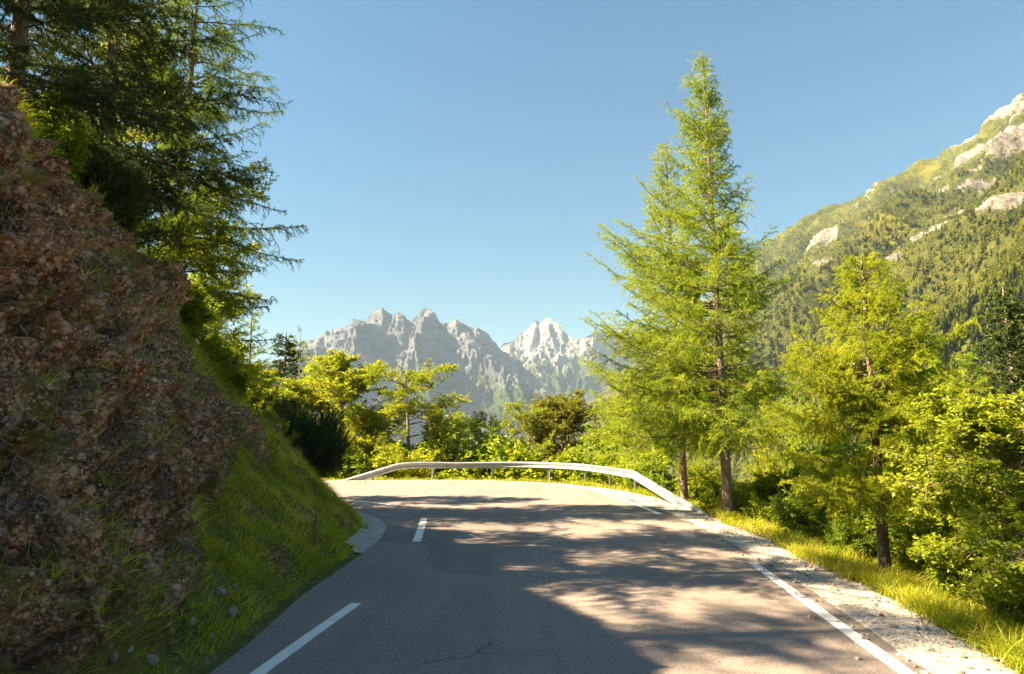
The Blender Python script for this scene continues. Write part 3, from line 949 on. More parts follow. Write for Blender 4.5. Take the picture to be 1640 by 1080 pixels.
def shrub_mesh(seed, H, R, ns=16, leaf=0.055, lper=32, n2=9, n3=5, mat='leaf'):
    rg = rng_of(seed)
    az = rg.uniform(0, 2 * math.pi, ns)
    el = rg.uniform(0.35, 1.4, ns)
    Lb = H * rg.uniform(0.6, 1.1, ns) * (0.75 + 0.25 * np.sin(el))
    Q = 7
    u = np.linspace(0, 1, Q)[None]
    hor = np.cos(el)[:, None] * Lb[:, None] * u * (R / H) * 1.1
    P = np.stack([hor * np.cos(az)[:, None], hor * np.sin(az)[:, None], Lb[:, None] * (np.sin(el)[:, None] * u - 0.12 * u ** 2) - 0.1], -1)
    P += np.cumsum(rg.normal(size=P.shape), 1) * 0.03 * Lb[:, None, None] * (u[..., None] > 0)
    bag = Bag()
    V, F = tubes(P, (0.004 + 0.008 * Lb)[:, None] * (1 - 0.8 * u), 4)
    bag.add(V, F)
    idx = np.repeat(np.arange(ns), n2)
    t = 0.2 + 0.8 * (np.tile(np.arange(n2), ns) + rg.random(len(idx))) / n2
    ln = Lb[idx] * 0.4 * np.clip(1.25 - 0.75 * t, 0.3, 1) * rg.uniform(0.6, 1.2, len(idx))
    S2 = grow(rg, P, idx, t, ln, rg.normal(0.85, 0.2, len(idx)), rg.uniform(0, 6.28, len(idx)), 0.1, 5, jit=0.08)
    V, F = tubes(S2, np.linspace(1, 0.3, 5)[None] * (0.003 + 0.006 * ln)[:, None], 3)
    bag.add(V, F)
    idx = np.repeat(np.arange(len(S2)), n3)
    t = 0.2 + 0.8 * rg.random(len(idx))
    S3 = grow(rg, S2, idx, t, np.clip(ln[idx] * 0.5, 0.08, 0.5), rg.normal(0.8, 0.2, len(idx)), rg.uniform(0, 6.28, len(idx)), 0.0, 3)
    fol = Bag()
    for PP, d in ((S2, 0.6), (S3, 1.0)):
        V, F, _ = leaves(rg, PP, lper * d, leaf, 0.1, 0.5)
        fol.add(V, F)
    V, F = fol.out()
    Vw, Fw = bag.out()
    return (mesh_data('stems', Vw, Fw, M['twig'], smooth=True), mesh_data('foliage', V, F, M[mat], face_attr={'var': clump_var(rg, V, 4, 1.5, 0.6, 0.42, 0.2)}))

def pine_bush_mesh(seed, H, R, ns=60, per=3.2, nlen=0.06, nper=230, mat='pine'):
    """dwarf mountain pine: stems arch outwards and turn up into needle brushes"""
    rg = rng_of(seed)
    az = rg.uniform(0, 2 * math.pi, ns)
    el = np.arcsin(rg.uniform(0.02, 0.99, ns))
    Lb = rg.uniform(0.85, 1.08, ns)
    Q = 8
    u = np.linspace(0, 1, Q)[None]
    hor = R * np.cos(el)[:, None] * Lb[:, None] * u ** 0.85
    ver = H * Lb[:, None] * (0.75 * np.sin(el)[:, None] * u + 0.35 * u ** 2.2)
    P = np.stack([hor * np.cos(az)[:, None], hor * np.sin(az)[:, None], ver - 0.1], -1)
    P += np.cumsum(rg.normal(size=P.shape), 1) * 0.02 * H * (u[..., None] > 0)
    bag = Bag()
    V, F = tubes(P, np.full((ns, 1), 0.022) * (1 - 0.75 * u), 4)
    bag.add(V, F)
    idx, t, k, L = spread(rg, P, per * 3, 0.25, 1.0)
    ln = rg.uniform(0.25, 0.5, len(idx))
    S2 = grow(rg, P, idx, t, ln, rg.normal(0.75, 0.2, len(idx)), rg.uniform(0, 6.28, len(idx)), 0.55, 5)
    V, F = tubes(S2, np.linspace(1, 0.4, 5)[None] * np.full((len(S2), 1), 0.006), 3)
    bag.add(V, F)
    fol = Bag()
    V, F, _ = needles(rg, S2, nper, nlen, 0.013, 0.75, 0.15)
    fol.add(V, F)
    V, F, _ = needles(rg, P, nper * 0.6, nlen, 0.013, 0.75, 0.45)
    fol.add(V, F)
    V, F = fol.out()
    Vw, Fw = bag.out()
    return (mesh_data('stems', Vw, Fw, M['twig'], smooth=True), mesh_data('foliage', V, F, M[mat], face_attr={'var': clump_var(rg, V, 3, 2.0, 0.6, 0.4, 0.2)}))

def bush(name, label, cat, meshes, loc, rz=0, group=None, scale=1):
    r = thing(name, label, cat, loc, rz, group, scale)
    link('stems', meshes[0], r)
    link('foliage', meshes[1], r)
    return r

def stand(px, top, Y, H0=None):
    """foot of a tree seen at column px whose tip is at row top, and the height it needs"""
    x, _ = pix(px, 705, Y)
    z = gz(x, Y)
    _, zt = pix(px, top, Y)
    return (x, Y, z), zt - z

# the two big larches by the barrier's end
(lx, ly, lz), H = stand(1160, 92, 16.6)
A_ = conifer_mesh(11, H, 2.75, 0.122, 215, c0=0.17, prof=0.78, lo=-0.22, hi=0.75, tip=0.42, droop=0.3, lean=(-0.12, 0), asym=(0.28, math.pi), per2=13, l2=0.5, per3=12, l3=0.18, nper=165, nlen=0.042, nw=0.0095, dead=0.35, irr=0.36)
tree('larch_tree', 'tallest larch, its bare scaly trunk at the low end of the guardrail', 'tree', A_, (lx, ly, lz), 0.0, 'larches beyond the barrier')
(lx, ly, lz), H = stand(1093, 228, 21.0)
B_ = conifer_mesh(12, H, 3.1, 0.105, 165, c0=0.22, prof=0.95, lo=-0.2, hi=0.7, tip=0.4, droop=0.28, lean=(-0.3, 0), asym=(0.3, math.pi), per2=10, l2=0.5, per3=10, l3=0.21, nper=140, nlen=0.048, nw=0.0105, irr=0.20, mats=('larch_gold', 'bark'))
tree('larch_tree', 'second tall larch with a thinner trunk, left of and behind the tallest one', 'tree', B_, (lx, ly, lz), 0.4, 'larches beyond the barrier')
# crooked young larch on the verge
(lx, ly, lz), H = stand(1402, 408, 10.3)
C_ = conifer_mesh(13, H, 1.9, 0.08, 105, c0=0.26, prof=0.7, lo=-0.05, hi=0.55, tip=0.3, droop=0.22, lean=(0.0, 0), curve=([0, 0.2, 0.45, 1], [-0.02, 0.06, 0.10, 0.06]), per2=20, l2=0.6, per3=18, l3=0.15, nper=330, nlen=0.034, nw=0.0062, mats=('larch_gold', 'bark'))
tree('larch_tree', 'short crooked larch rising from the roadside verge beside the beech', 'tree', C_, (lx, ly, lz), 0.9, 'larches beyond the barrier')

# beech at the right-hand edge: leaning trunk, spreading leafy boughs
def verge_beech():
    x, y = pix(1765, 900, 8.0)[0], 8.0
    z = gz(x, y)
    me = broadleaf_mesh(21, 3.0, 1.6, 0.075, c0=0.46, n1=22, n2=17, n3=13, leaf=0.056, lper=75, mats=('beech', 'bark_grey'), rise=(0.22, 0.75), lean=(-0.9, 0.1), low=0.9)
    tree('beech_tree', 'beech with a leaning forked trunk and leafy boughs spreading over the verge slope', 'tree', me, (x, y, z), 0.0)
verge_beech()

# crowns beyond the barrier, in the bend's outlook
MID = dict(per2=9.0, per3=8, l2=0.55, l3=0.26, nper=75, nlen=0.08, nw=0.022)
L1 = conifer_mesh(31, 9, 2.1, 0.08, 150, c0=0.10, lo=-0.1, hi=0.6, mats=('larch_gold', 'bark'), **MID)
L2 = conifer_mesh(32, 9, 2.6, 0.08, 140, c0=0.06, lo=-0.15, hi=0.5, mats=('larch', 'bark'), **MID)
L3 = conifer_mesh(33, 9, 1.1, 0.08, 70, c0=0.25, lo=0.0, hi=0.4, prof=0.5, mats=('larch_deep', 'bark'), **MID)
S1 = conifer_mesh(34, 9, 1.9, 0.08, 240, c0=0.04, lo=-0.3, hi=0.45, droop=0.2, tip=0.2, per2=11, per3=9, l2=0.5, l3=0.2, nper=100, nlen=0.065, nw=0.028, mats=('spruce', 'bark'), irr=0.1, hang=-0.12)
W1 = broadleaf_mesh(41, 8, 2.6, 0.13, c0=0.12, n1=40, n2=15, n3=11, leaf=0.082, lper=46, mats=('beech', 'bark_grey'), rise=(0.35, 1.1))
W2 = broadleaf_mesh(42, 8, 2.3, 0.12, c0=0.30, n1=20, n2=14, n3=11, leaf=0.08, lper=46, mats=('beech', 'bark_grey'), rise=(0.05, 0.7), prof=0.25)
W3 = broadleaf_mesh(43, 8, 2.9, 0.12, c0=0.10, n1=36, n2=14, n3=11, leaf=0.082, lper=44, mats=('beech_dark', 'bark_grey'), rise=(0.5, 1.15))

def put(kind, me, px, top, Y, h0, label, cat='tree', width=1.0, rz=0.0, group='trees beyond the guardrail'):
    loc, H = stand(px, top, Y)
    s = H / h0
    r = tree(kind, label, cat, me, loc, rz, group)
    r.scale = (s * width, s * width, s)
    return r
OUTLOOK = [
    ('larch_tree', L3, 392, 480, 40, 9, 'thin pale larch against the sky just right of the hanging branches', 1.2),
    ('spruce_tree', S1, 450, 532, 50, 9, 'dark pointed spruce above the dwarf pine bush', 1.7),
    ('beech_tree', W1, 348, 548, 37, 8, 'bright beech seen past the end of the rock under the hanging branches', 1.3),
    ('beech_tree', W3, 440, 622, 37, 8, 'low olive beech behind the dwarf pine bush', 1.3),
    ('larch_tree', L3, 474, 523, 48, 9, 'slender larch with sparse branches beside the dark spruce', 0.7),
    ('beech_tree', W1, 385, 585, 36, 8, 'yellow-green beech half hidden by the grassy bank', 1.6),
    ('larch_tree', L2, 425, 600, 42, 9, 'bushy larch in front of the dark pointed spruce', 2.4),
    ('larch_tree', L1, 512, 566, 46, 9, 'pointed larch behind the left shoulder of the round beech', 1.7),
    ('beech_tree', W1, 553, 562, 41, 8, 'broad round sunlit beech in front of the rock peaks', 1.3),
    ('larch_tree', L1, 562, 690, 36.5, 9, 'low bright larch at the left end of the guardrail', 1.25),
    ('beech_tree', W2, 657, 578, 39, 8, 'beech with bare trunk showing between flat tiers of leaves', 1.2),
    ('larch_tree', L2, 612, 690, 37.5, 9, 'small larch at the foot of the tiered beech on its left', 1.4),
    ('beech_tree', W1, 703, 655, 41, 8, 'small fresh green beech right of the tiered beech', 0.7),
    ('larch_tree', L1, 733, 657, 42, 9, 'little golden larch in the gap below the peaks', 1.6),
    ('spruce_tree', S1, 765, 655, 56, 9, 'small dark spruce in the gap, the thinner and farther one', 1.5),
    ('spruce_tree', S1, 790, 664, 47, 9, 'small dark spruce in the gap, right beside the olive beech', 1.5),
    ('beech_tree', W2, 846, 642, 43, 8, 'airy beech left of the broad olive beech', 0.85),
    ('beech_tree', W3, 897, 622, 45, 8, 'broad olive beech below the pale bare summit', 1.2),
    ('larch_tree', L2, 968, 640, 44, 9, 'golden larch between the olive beech and the tall larches', 1.3),
    ('larch_tree', L1, 992, 628, 39, 9, 'feathery yellow larch behind the right bend of the guardrail', 1.5),
    ('larch_tree', L2, 1042, 600, 34, 9, 'bushy larch tucked below the second tall larch', 1.2),
    ('larch_tree', L1, 1130, 640, 30, 9, 'young larch seen between the two tall trunks', 1.2),
    ('larch_tree', L1, 1230, 600, 27, 9, 'young larch right of the tallest trunk', 0.8),
    ('larch_tree', L2, 1285, 545, 30, 9, 'mid-sized larch between the tallest and the crooked larch', 0.75),
    ('larch_tree', L1, 1335, 600, 23, 9, 'slim larch just left of the crooked larch', 0.7),
    ('larch_tree', L2, 1490, 500, 26, 9, 'larch rising behind the crooked larch against the mountainside', 0.75),
    ('spruce_tree', S1, 1632, 460, 22, 9, 'deep green spruce at the upper edge behind the leaning beech', 1.5),
    ('larch_tree', L2, 1560, 560, 24, 9, 'larch behind the crown of the leaning beech', 1.2),
]
for k, (kind, me, px, top, Y, h0, lab, w) in enumerate(OUTLOOK):
    put(kind, me, px, top, Y, h0, lab, 'tree', w, k * 1.7)

# shrubs just over the edge and down the right-hand slope
SH = [shrub_mesh(51, 1.6, 1.2, 24, 0.055, 75, 13, 8), shrub_mesh(52, 1.3, 1.4, 26, 0.05, 80, 13, 8, mat='beech'), shrub_mesh(53, 1.5, 1.1, 22, 0.06, 65, 12, 8, mat='leaf')]
SHF = [shrub_mesh(54, 1.6, 1.3, 24, 0.075, 60, 12, 8), shrub_mesh(55, 1.5, 1.4, 24, 0.075, 60, 12, 8, mat='beech')]
SHRUBS = [
    # px, row of top, Y, mesh, label
    (1262, 772, 15.5, SH[1], 'rounded yellow-green shrub right of the tallest larch trunk'),
    (1210, 745, 17.5, SHF[1], 'twiggy shrub behind the foot of the tallest larch'),
    (1318, 752, 13.5, SH[0], 'leafy shrub between the tallest and the crooked larch'),
    (1345, 862, 12.0, SH[2], 'low green shrub left of the crooked trunk'),
    (1345, 700, 16.5, SHF[0], 'tall shrub behind the crooked larch on its left'),
    (1492, 845, 10.8, SH[2], 'deep green shrub right of the crooked trunk'),
    (1450, 760, 12.5, SH[0], 'tall leafy shrub behind the crooked trunk'),
    (1520, 905, 8.3, SH[2], 'dark shrub under the boughs of the leaning beech'),
    (1560, 830, 9.4, SH[0], 'shaded shrub beside the leaning beech trunk'),
    (1600, 935, 7.3, SH[2], 'green shrub at the lower corner below the leaning beech'),
    (1640, 900, 7.6, SH[0], 'shrub at the edge behind the lower verge grass'),
    (1530, 780, 13.0, SHF[0], 'shrub in the shade behind the leaning beech'),
    (1610, 760, 12.0, SHF[1], 'sunlit shrub behind the leaning beech crown'),
]
for k, (px, top, Y, me, lab) in enumerate(SHRUBS):
    loc, H = stand(px, top, Y)
    bush('shrub', lab, 'shrub', me, loc, k * 2.1, 'shrubs on the slope below the road', max(H, 0.7) / 1.5)
FAR_SHRUBS = [(575, 722, 35.8, 'bright shrub behind the left sloping end of the guardrail'), (640, 712, 36.6, 'shrub behind the guardrail below the tiered beech'), (690, 700, 37.5, 'shrub behind the guardrail right of the tiered beech'),
              (745, 705, 37.5, 'low shrub behind the guardrail below the golden larch'), (815, 700, 38, 'low shrub behind the guardrail under the airy beech'), (870, 705, 37.5, 'shrub behind the guardrail under the olive beech'),
              (935, 705, 36, 'shrub behind the guardrail right of the olive beech'), (1000, 712, 31, 'shrub behind the right bend of the guardrail'), (1050, 735, 25.5, 'shrub behind the straight run of the guardrail'), (1135, 740, 22, 'shrub between the two tall larch trunks')]
for k, (px, top, Y, lab) in enumerate(FAR_SHRUBS):
    loc, H = stand(px, top, Y)
    bush('shrub', lab, 'shrub', SHF[k % 2], loc, k * 1.3, 'shrubs behind the guardrail', max(H, 0.6) / 1.5)

# ------------------------------------------------------------------ the wooded top of the cutting
def bank_z(x, y):
    i = int(np.clip(np.searchsorted(BY, y), 0, len(BY) - 1))
    j = int(np.clip(np.searchsorted(BX, x), 0, len(BX) - 1))
    return float(BQ[i, j, 2])

TOP = dict(per2=13, per3=11, l3=0.19, nper=130, nlen=0.045, nw=0.011)
x, y = pix(283, 430, 15.8)[0], 15.8
D_ = conifer_mesh(61, 11.5, 2.75, 0.13, 150, c0=0.0, prof=0.30, lo=-0.10, hi=0.35, tip=0.22, droop=0.34, mats=('larch_deep', 'bark'), asym=(0.0, 0.0), dead=0.1, hang=-0.45, **TOP)
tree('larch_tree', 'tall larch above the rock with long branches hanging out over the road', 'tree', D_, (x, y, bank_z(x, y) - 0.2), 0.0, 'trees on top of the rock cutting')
E_ = conifer_mesh(62, 8.2, 2.9, 0.15, 120, c0=0.05, prof=0.6, lo=0.0, hi=0.5, tip=0.2, droop=0.35, mats=('spruce', 'bark'), nper=170, nlen=0.055, nw=0.013, per2=13, per3=11, l3=0.18, irr=0.3)
x, y = pix(165, 300, 11.5)[0], 11.5
tree('spruce_tree', 'dark conifer with a grey trunk above the brow of the rock', 'tree', E_, (x, y, bank_z(x, y) - 0.2), 0.0, 'trees on top of the rock cutting')
x, y = pix(10, 250, 8.6)[0], 8.6
tree('spruce_tree', 'dark conifer at the upper corner hanging over the rock wall', 'tree', E_, (x, y, bank_z(x, y) - 0.3), 2.0, 'trees on top of the rock cutting', 0.85)
F_ = broadleaf_mesh(63, 11, 3.4, 0.15, c0=0.15, n1=34, n2=16, n3=12, leaf=0.085, lper=34, mats=('beech', 'bark_grey'), rise=(0.2, 0.9))
for (px, Y, sc, rz, lab) in ((300, 20.0, 1.0, 0.0, 'backlit yellow-green beech behind the hanging larch'), (215, 16.5, 1.05, 2.0, 'backlit beech crown above the dark conifer trunk')):
    x, _ = pix(px, 500, Y)
    tree('beech_tree', lab, 'tree', F_, (x, Y, gz(x, Y) - 0.3), rz, 'trees on top of the rock cutting', sc * 0.82)
for (x, y, rz, sc, lab) in ((-9.2, 2.2, 0.6, 0.62, 'larch just outside the left edge whose shadow dapples the near lane'), (-8.8, 5.4, 2.6, 0.55, 'larch above the near rock wall throwing broken shade on the road'),
                            (-10.0, -1.6, 4.1, 0.85, 'larch behind the viewpoint shading the foreground asphalt'),
                            (-10.5, -5.0, 5.3, 0.95, 'tall larch farthest back beside the road behind the viewpoint')):
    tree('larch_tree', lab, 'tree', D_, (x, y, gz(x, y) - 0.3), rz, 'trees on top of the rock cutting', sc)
x, y = pix(345, 560, 18.3)[0], 18.3
tree('larch_tree', 'half-grown larch at the end of the rock, below the hanging branches', 'tree', L3, (x, y, gz(x, y) - 0.2), 0.5, 'trees on top of the rock cutting', 0.5)
PB = pine_bush_mesh(71, 1.30, 1.15, ns=120, per=3.6, nlen=0.065, nper=240)
x, y = pix(468, 700, 17.2)[0], 17.2
bush('mountain_pine', 'dark dwarf pine bush standing on the grassy nose of the bank', 'bush', PB, (x, y, gz(x, y) - 0.15), 0, None, 1.05)
x, y = pix(335, 520, 15.5)[0], 15.5
bush('mountain_pine', 'small dark dwarf pine below the hanging larch branches', 'bush', PB, (x, y, gz(x, y) - 0.1), 1.0, None, 0.5)
x, y = pix(150, 240, 10.4)[0], 10.4
bush('mountain_pine', 'dwarf pine clump at the foot of the dark conifer', 'bush', PB, (x, y, bank_z(x, y) - 0.1), 2.0, None, 0.75)

# ------------------------------------------------------------------ grass
def blades(rg, P, N, h, w, dirs=None, bend=0.6):
    n = len(P)
    h = h * rg.uniform(0.5, 1.3, n)
    up = unit(N * 0.35 + np.array([0, 0, 0.8]) + rg.normal(size=(n, 3)) * 0.28)
    az = rg.normal(size=(n, 3))
    az[:, 2] = 0
    out = unit(az + (dirs if dirs is not None else 0))
    u = np.array([0, 0.4, 0.75, 1.0])
    b = (bend * rg.uniform(0.3, 1.4, n))[:, None]
    C = P[:, None] + up[:, None] * (h[:, None] * u)[..., None] + out[:, None] * (h[:, None] * b * u ** 2)[..., None]
    C[:, :, 2] -= h[:, None] * b * 0.5 * u ** 3
    wd = unit(np.cross(up, out + 1e-3))[:, None] * (np.array([1, 0.85, 0.5, 0.06])[None] * (w * rg.uniform(0.6, 1.3, n))[:, None] / 2)[..., None]
    V = np.stack([C - wd, C + wd], 2).reshape(n * 8, 3)
    i = np.arange(n)[:, None] * 8 + np.array([0, 2, 4])[None]
    F = np.stack([i, i + 1, i + 3, i + 2], -1).reshape(-1, 4)
    return V, F

def bank_grass():
    rg = rng_of(81)
    ii = rg.integers(0, len(BY), 900000)
    jj = rg.integers(0, len(BX), 900000)
    p = BQ[ii, jj]
    si = BSI[ii, jj]
    cl = fbm(p * np.array([1.8, 1.8, 1.8]), 3)
    prob = (1 - BROCK[ii, jj]) * (si > 0.12) * ~((BAI[ii, jj] > 11.9) & (BAI[ii, jj] < 17.8) & (si < 0.46)) * (0.35 + 0.65 * sstep(-0.4, 0.3, cl)) * sstep(-12, -9, p[:, 0]) * (p[:, 1] > 1)
    prob *= np.where(p[:, 1] > 17.5, 3.0, 1.0) * 0.52
    # tufts clinging to the rock
    tuft = fbm(p * 2.3 + 40, 2) + 0.22 * sstep(2.2, 0.6, p[:, 2]) * sstep(9, 6, p[:, 1])
    prob = np.maximum(prob, 0.50 * sstep(0.20, 0.5, tuft) * (si > 0.3))
    k = rg.random(len(p)) < prob
    p, N = p[k], BN[ii, jj][k]
    cl = cl[k]
    V, F = blades(rg, p - N * 0.01, N, 0.15 + 0.09 * np.clip(cl, -1, 1), 0.0065, np.array([0.5, 0, 0]), 0.8)
    var = np.clip(0.45 + 0.55 * fbm(p * 1.1 + 3, 3) + rg.normal(size=len(p)) * 0.25, 0, 1)
    tag(obj('bank_grass', V, F, M['grass'], face_attr={'var': np.repeat(var, 3)}), kind='stuff')
bank_grass()

def weeds():
    '''broad-leaved herbs in clumps on the bank and the rock'''
    rg = rng_of(84)
    ii, jj = rg.integers(0, len(BY), 260000), rg.integers(0, len(BX), 260000)
    p, N, si = BQ[ii, jj], BN[ii, jj], BSI[ii, jj]
    cl = fbm(p * 1.9 + 70, 2)
    k = (si > 0.3) & (p[:, 1] > 2) & (p[:, 0] > -9.5) & (rg.random(len(p)) < 0.42 * sstep(0.33, 0.7, cl))
    p, N = p[k], N[k]
    p = p + N * (rg.random((len(p), 1)) ** 1.5 * 0.16) + np.array([0, 0, 0.02])
    s = rg.uniform(0.025, 0.06, len(p))[:, None]
    d = unit(rg.normal(size=p.shape) + N * 0.5)
    w = unit(np.cross(d, rg.normal(size=p.shape) * 0.5 + np.array([0.3, 0, 1.0])))
    V = np.stack([p, p + d * s * 0.5 + w * s * 0.33, p + d * s, p + d * s * 0.5 - w * s * 0.33], 1).reshape(-1, 3)
    var = np.clip(0.45 + rg.normal(size=len(p)) * 0.25, 0, 1)
    tag(obj('bank_weeds', V, np.arange(len(V)).reshape(-1, 4), M['leaf'], face_attr={'var': var}), kind='stuff')
weeds()

def verge_grass():
    rg = rng_of(82)
    n = 130000
    k = rg.integers(0, len(FINE_O), n)
    w = SHW[k] - 0.08 + np.abs(rg.normal(size=n)) * 0.75
    c = FINE_O[k]
    near = np.clip(10 / np.maximum(c[:, 1], 3), 0.35, 1.5)
    sel = rg.random(n) < near
    T = unit(np.gradient(FINE_O, axis=0))[k]
    P2 = c + np.stack([T[:, 1], -T[:, 0]], -1) * w[:, None] + rg.normal(size=(n, 2)) * 0.06
    P2, w, c = P2[sel], w[sel], c[sel]
    # stray tufts on the gravel's outer half thin out towards the asphalt
    z = drop_profile(w)
    P = np.concatenate([P2, z[:, None]], -1)
    cl = fbm(P * 1.3 + 11, 3)
    q = rg.random(len(P)) < 0.3 + 0.7 * sstep(-0.5, 0.2, cl)
    P, w, cl = P[q], w[q], cl[q]
    far = P[:, 1] > 15
    V, F = blades(rg, P, np.array([0.15, 0, 1.0]) + np.zeros_like(P), 0.22 + 0.14 * cl + 0.10 * np.clip(w - 1.2, 0, 1.5), np.where(far, 0.018, 0.008), np.array([-0.15, -0.1, 0]), 0.7)
    var = np.clip(0.5 + 0.4 * fbm(P * 0.8, 2) + rg.normal(size=len(P)) * 0.25, 0, 1)
    tag(obj('verge_grass', V, F, M['grass_dry'], face_attr={'var': np.repeat(var, 3)}), kind='stuff')
verge_grass()

def undergrowth():
    """leaf litter and low herbs over the slope below the road"""
    rg = rng_of(83)
    n = 150000
    x = rg.uniform(3.5, 26, n)
    y = rg.uniform(2, 44, n)
    x2 = rg.uniform(-16, 6, 60000)
    y2 = rg.uniform(31, 50, 60000)
    x, y = np.concatenate([x, x2]), np.concatenate([y, y2])
    so, _ = side_dist(x, y, OUT_X)
    so = -so
    d = np.hypot(x, y)
    k = (so > 1.7) & (so < 16) & (rg.random(len(x)) < np.clip(14 / d, 0.25, 1)) & (d < 48)
    x, y, so, d = x[k], y[k], so[k], d[k]
    z = ground_z(x, y)
    clump = fbm(np.stack([x * 0.7, y * 0.7, x * 0], -1), 3)
    hh = 0.12 + 0.75 * sstep(-0.3, 0.7, clump) * sstep(1.6, 3.5, so)
    z = z + hh * rg.random(len(x)) ** 0.8
    P = np.stack([x, y, z], -1)
    s = np.clip(0.0055 * d, 0.055, 0.20) * rg.uniform(0.6, 1.3, len(P))
    dd = unit(rg.normal(size=P.shape) + np.array([0, 0, 0.1]))
    w = unit(np.cross(dd, rg.normal(size=P.shape) * 0.5 + np.array([0, 0, 1.0])))
    V = np.stack([P, P + dd * (s * 0.5)[:, None] + w * (s * 0.32)[:, None], P + dd * s[:, None], P + dd * (s * 0.5)[:, None] - w * (s * 0.32)[:, None]], 1).reshape(-1, 3)
    var = np.clip(0.4 + 0.3 * clump + rg.normal(size=len(P)) * 0.2, 0, 1)
    tag(obj('undergrowth', V, np.arange(len(V)).reshape(-1, 4), M['leaf'], face_attr={'var': var}), kind='stuff')
undergrowth()

# loose stones
def ico(sub=1):
    import bmesh
    bm = bmesh.new()
    bmesh.ops.create_icosphere(bm, subdivisions=sub, radius=1)
    V = np.array([v.co[:] for v in bm.verts])
    F = np.array([[v.index for v in f.verts] for f in bm.faces])
    bm.free()
    return V, F

def shoulder_gravel():
    rg = rng_of(91)
    V0, F0 = ico(1)
    n = 9000
    k = rg.integers(0, len(FINE_O), n)
    f = np.clip(rg.beta(1.6, 1.3, n), 0, 1)
    r = 0.02 + f * (SHW[k] + 0.05)
    stray = rg.random(n) < 0.14                                        # grit scattered onto the asphalt
    r = np.where(stray, -np.abs(rg.normal(size=n)) * 0.28, r)
    c = FINE_O[k]
    sel = rg.random(n) < np.clip(9 / np.maximum(c[:, 1], 3), 0.2, 1)
    k, r, c = k[sel], r[sel], c[sel]
    T = unit(np.gradient(FINE_O, axis=0))[k]
    P = c + np.stack([T[:, 1], -T[:, 0]], -1) * r[:, None]
    s = np.exp(rg.normal(-4.3, 0.45, len(P)))
    z = drop_profile(r) + s * 0.3
    sc = s[:, None, None] * rg.uniform(0.6, 1.3, (len(P), 1, 3))
    a = rg.uniform(0, 6.28, len(P))
    U = V0[None] * sc * (1 + 0.25 * rg.normal(size=(len(P), len(V0), 1)))
    ca, sa = np.cos(a)[:, None], np.sin(a)[:, None]
    U = np.stack([U[..., 0] * ca - U[..., 1] * sa, U[..., 0] * sa + U[..., 1] * ca, U[..., 2] * 0.75], -1)
    U += np.concatenate([P, z[:, None]], -1)[:, None]
    F = (np.arange(len(P))[:, None, None] * len(V0) + F0[None]).reshape(-1, 3)
    tag(obj('loose_gravel', U.reshape(-1, 3), F, M['stone']), kind='stuff')
shoulder_gravel()

def stone_mesh(seed):
    rg = rng_of(seed)
    V, F = ico(3)
    # chipped block: clip by random planes
    for _ in range(14):
        d = unit(rg.normal(size=3))
        h = V @ d
        lim = rg.uniform(0.32, 0.75)
        V = V - np.clip(h - lim, 0, None)[:, None] * d
    V = V * (1 + 0.06 * fbm(V * 2.5 + seed, 3))[:, None]
    return mesh_data('stone', V, F, M['stone'])
STN = [stone_mesh(s) for s in (1, 2, 3)]
STONES = [(352, 950, 0.10), (338, 1020, 0.06), (370, 985, 0.07), (330, 1062, 0.05), (172, 1045, 0.075), (205, 1058, 0.06), (180, 1072, 0.05), (215, 1035, 0.055), (240, 1064, 0.06), (376, 945, 0.06), (160, 1020, 0.05), (305, 1000, 0.05)]
def nearest_on_bank(px, py):
    """first place the sight line meets the bank"""
    best = None
    for Y in np.arange(3.2, 20, 0.03):
        x, z = pix(px, py, Y)
        if BX[0] < x < BX[-1] and z < bank_z(x, Y):
            return (x, Y, bank_z(x, Y))
    return None
for k, (px, py, s) in enumerate(STONES):
    q = nearest_on_bank(px, py)
    if q:
        o = link('stone', STN[k % 3])
        o.location = (q[0], q[1], q[2] + s * 0.05)
        o.rotation_euler = (k * 1.3, k * 0.7, k * 2.1)
        s *= 0.95
        o.scale = (s * 1.1, s, s * 0.8)
        tag(o, 'pale broken limestone lump lying in the grass at the foot of the rock wall', 'stone', 'loose stones at the foot of the rock wall')

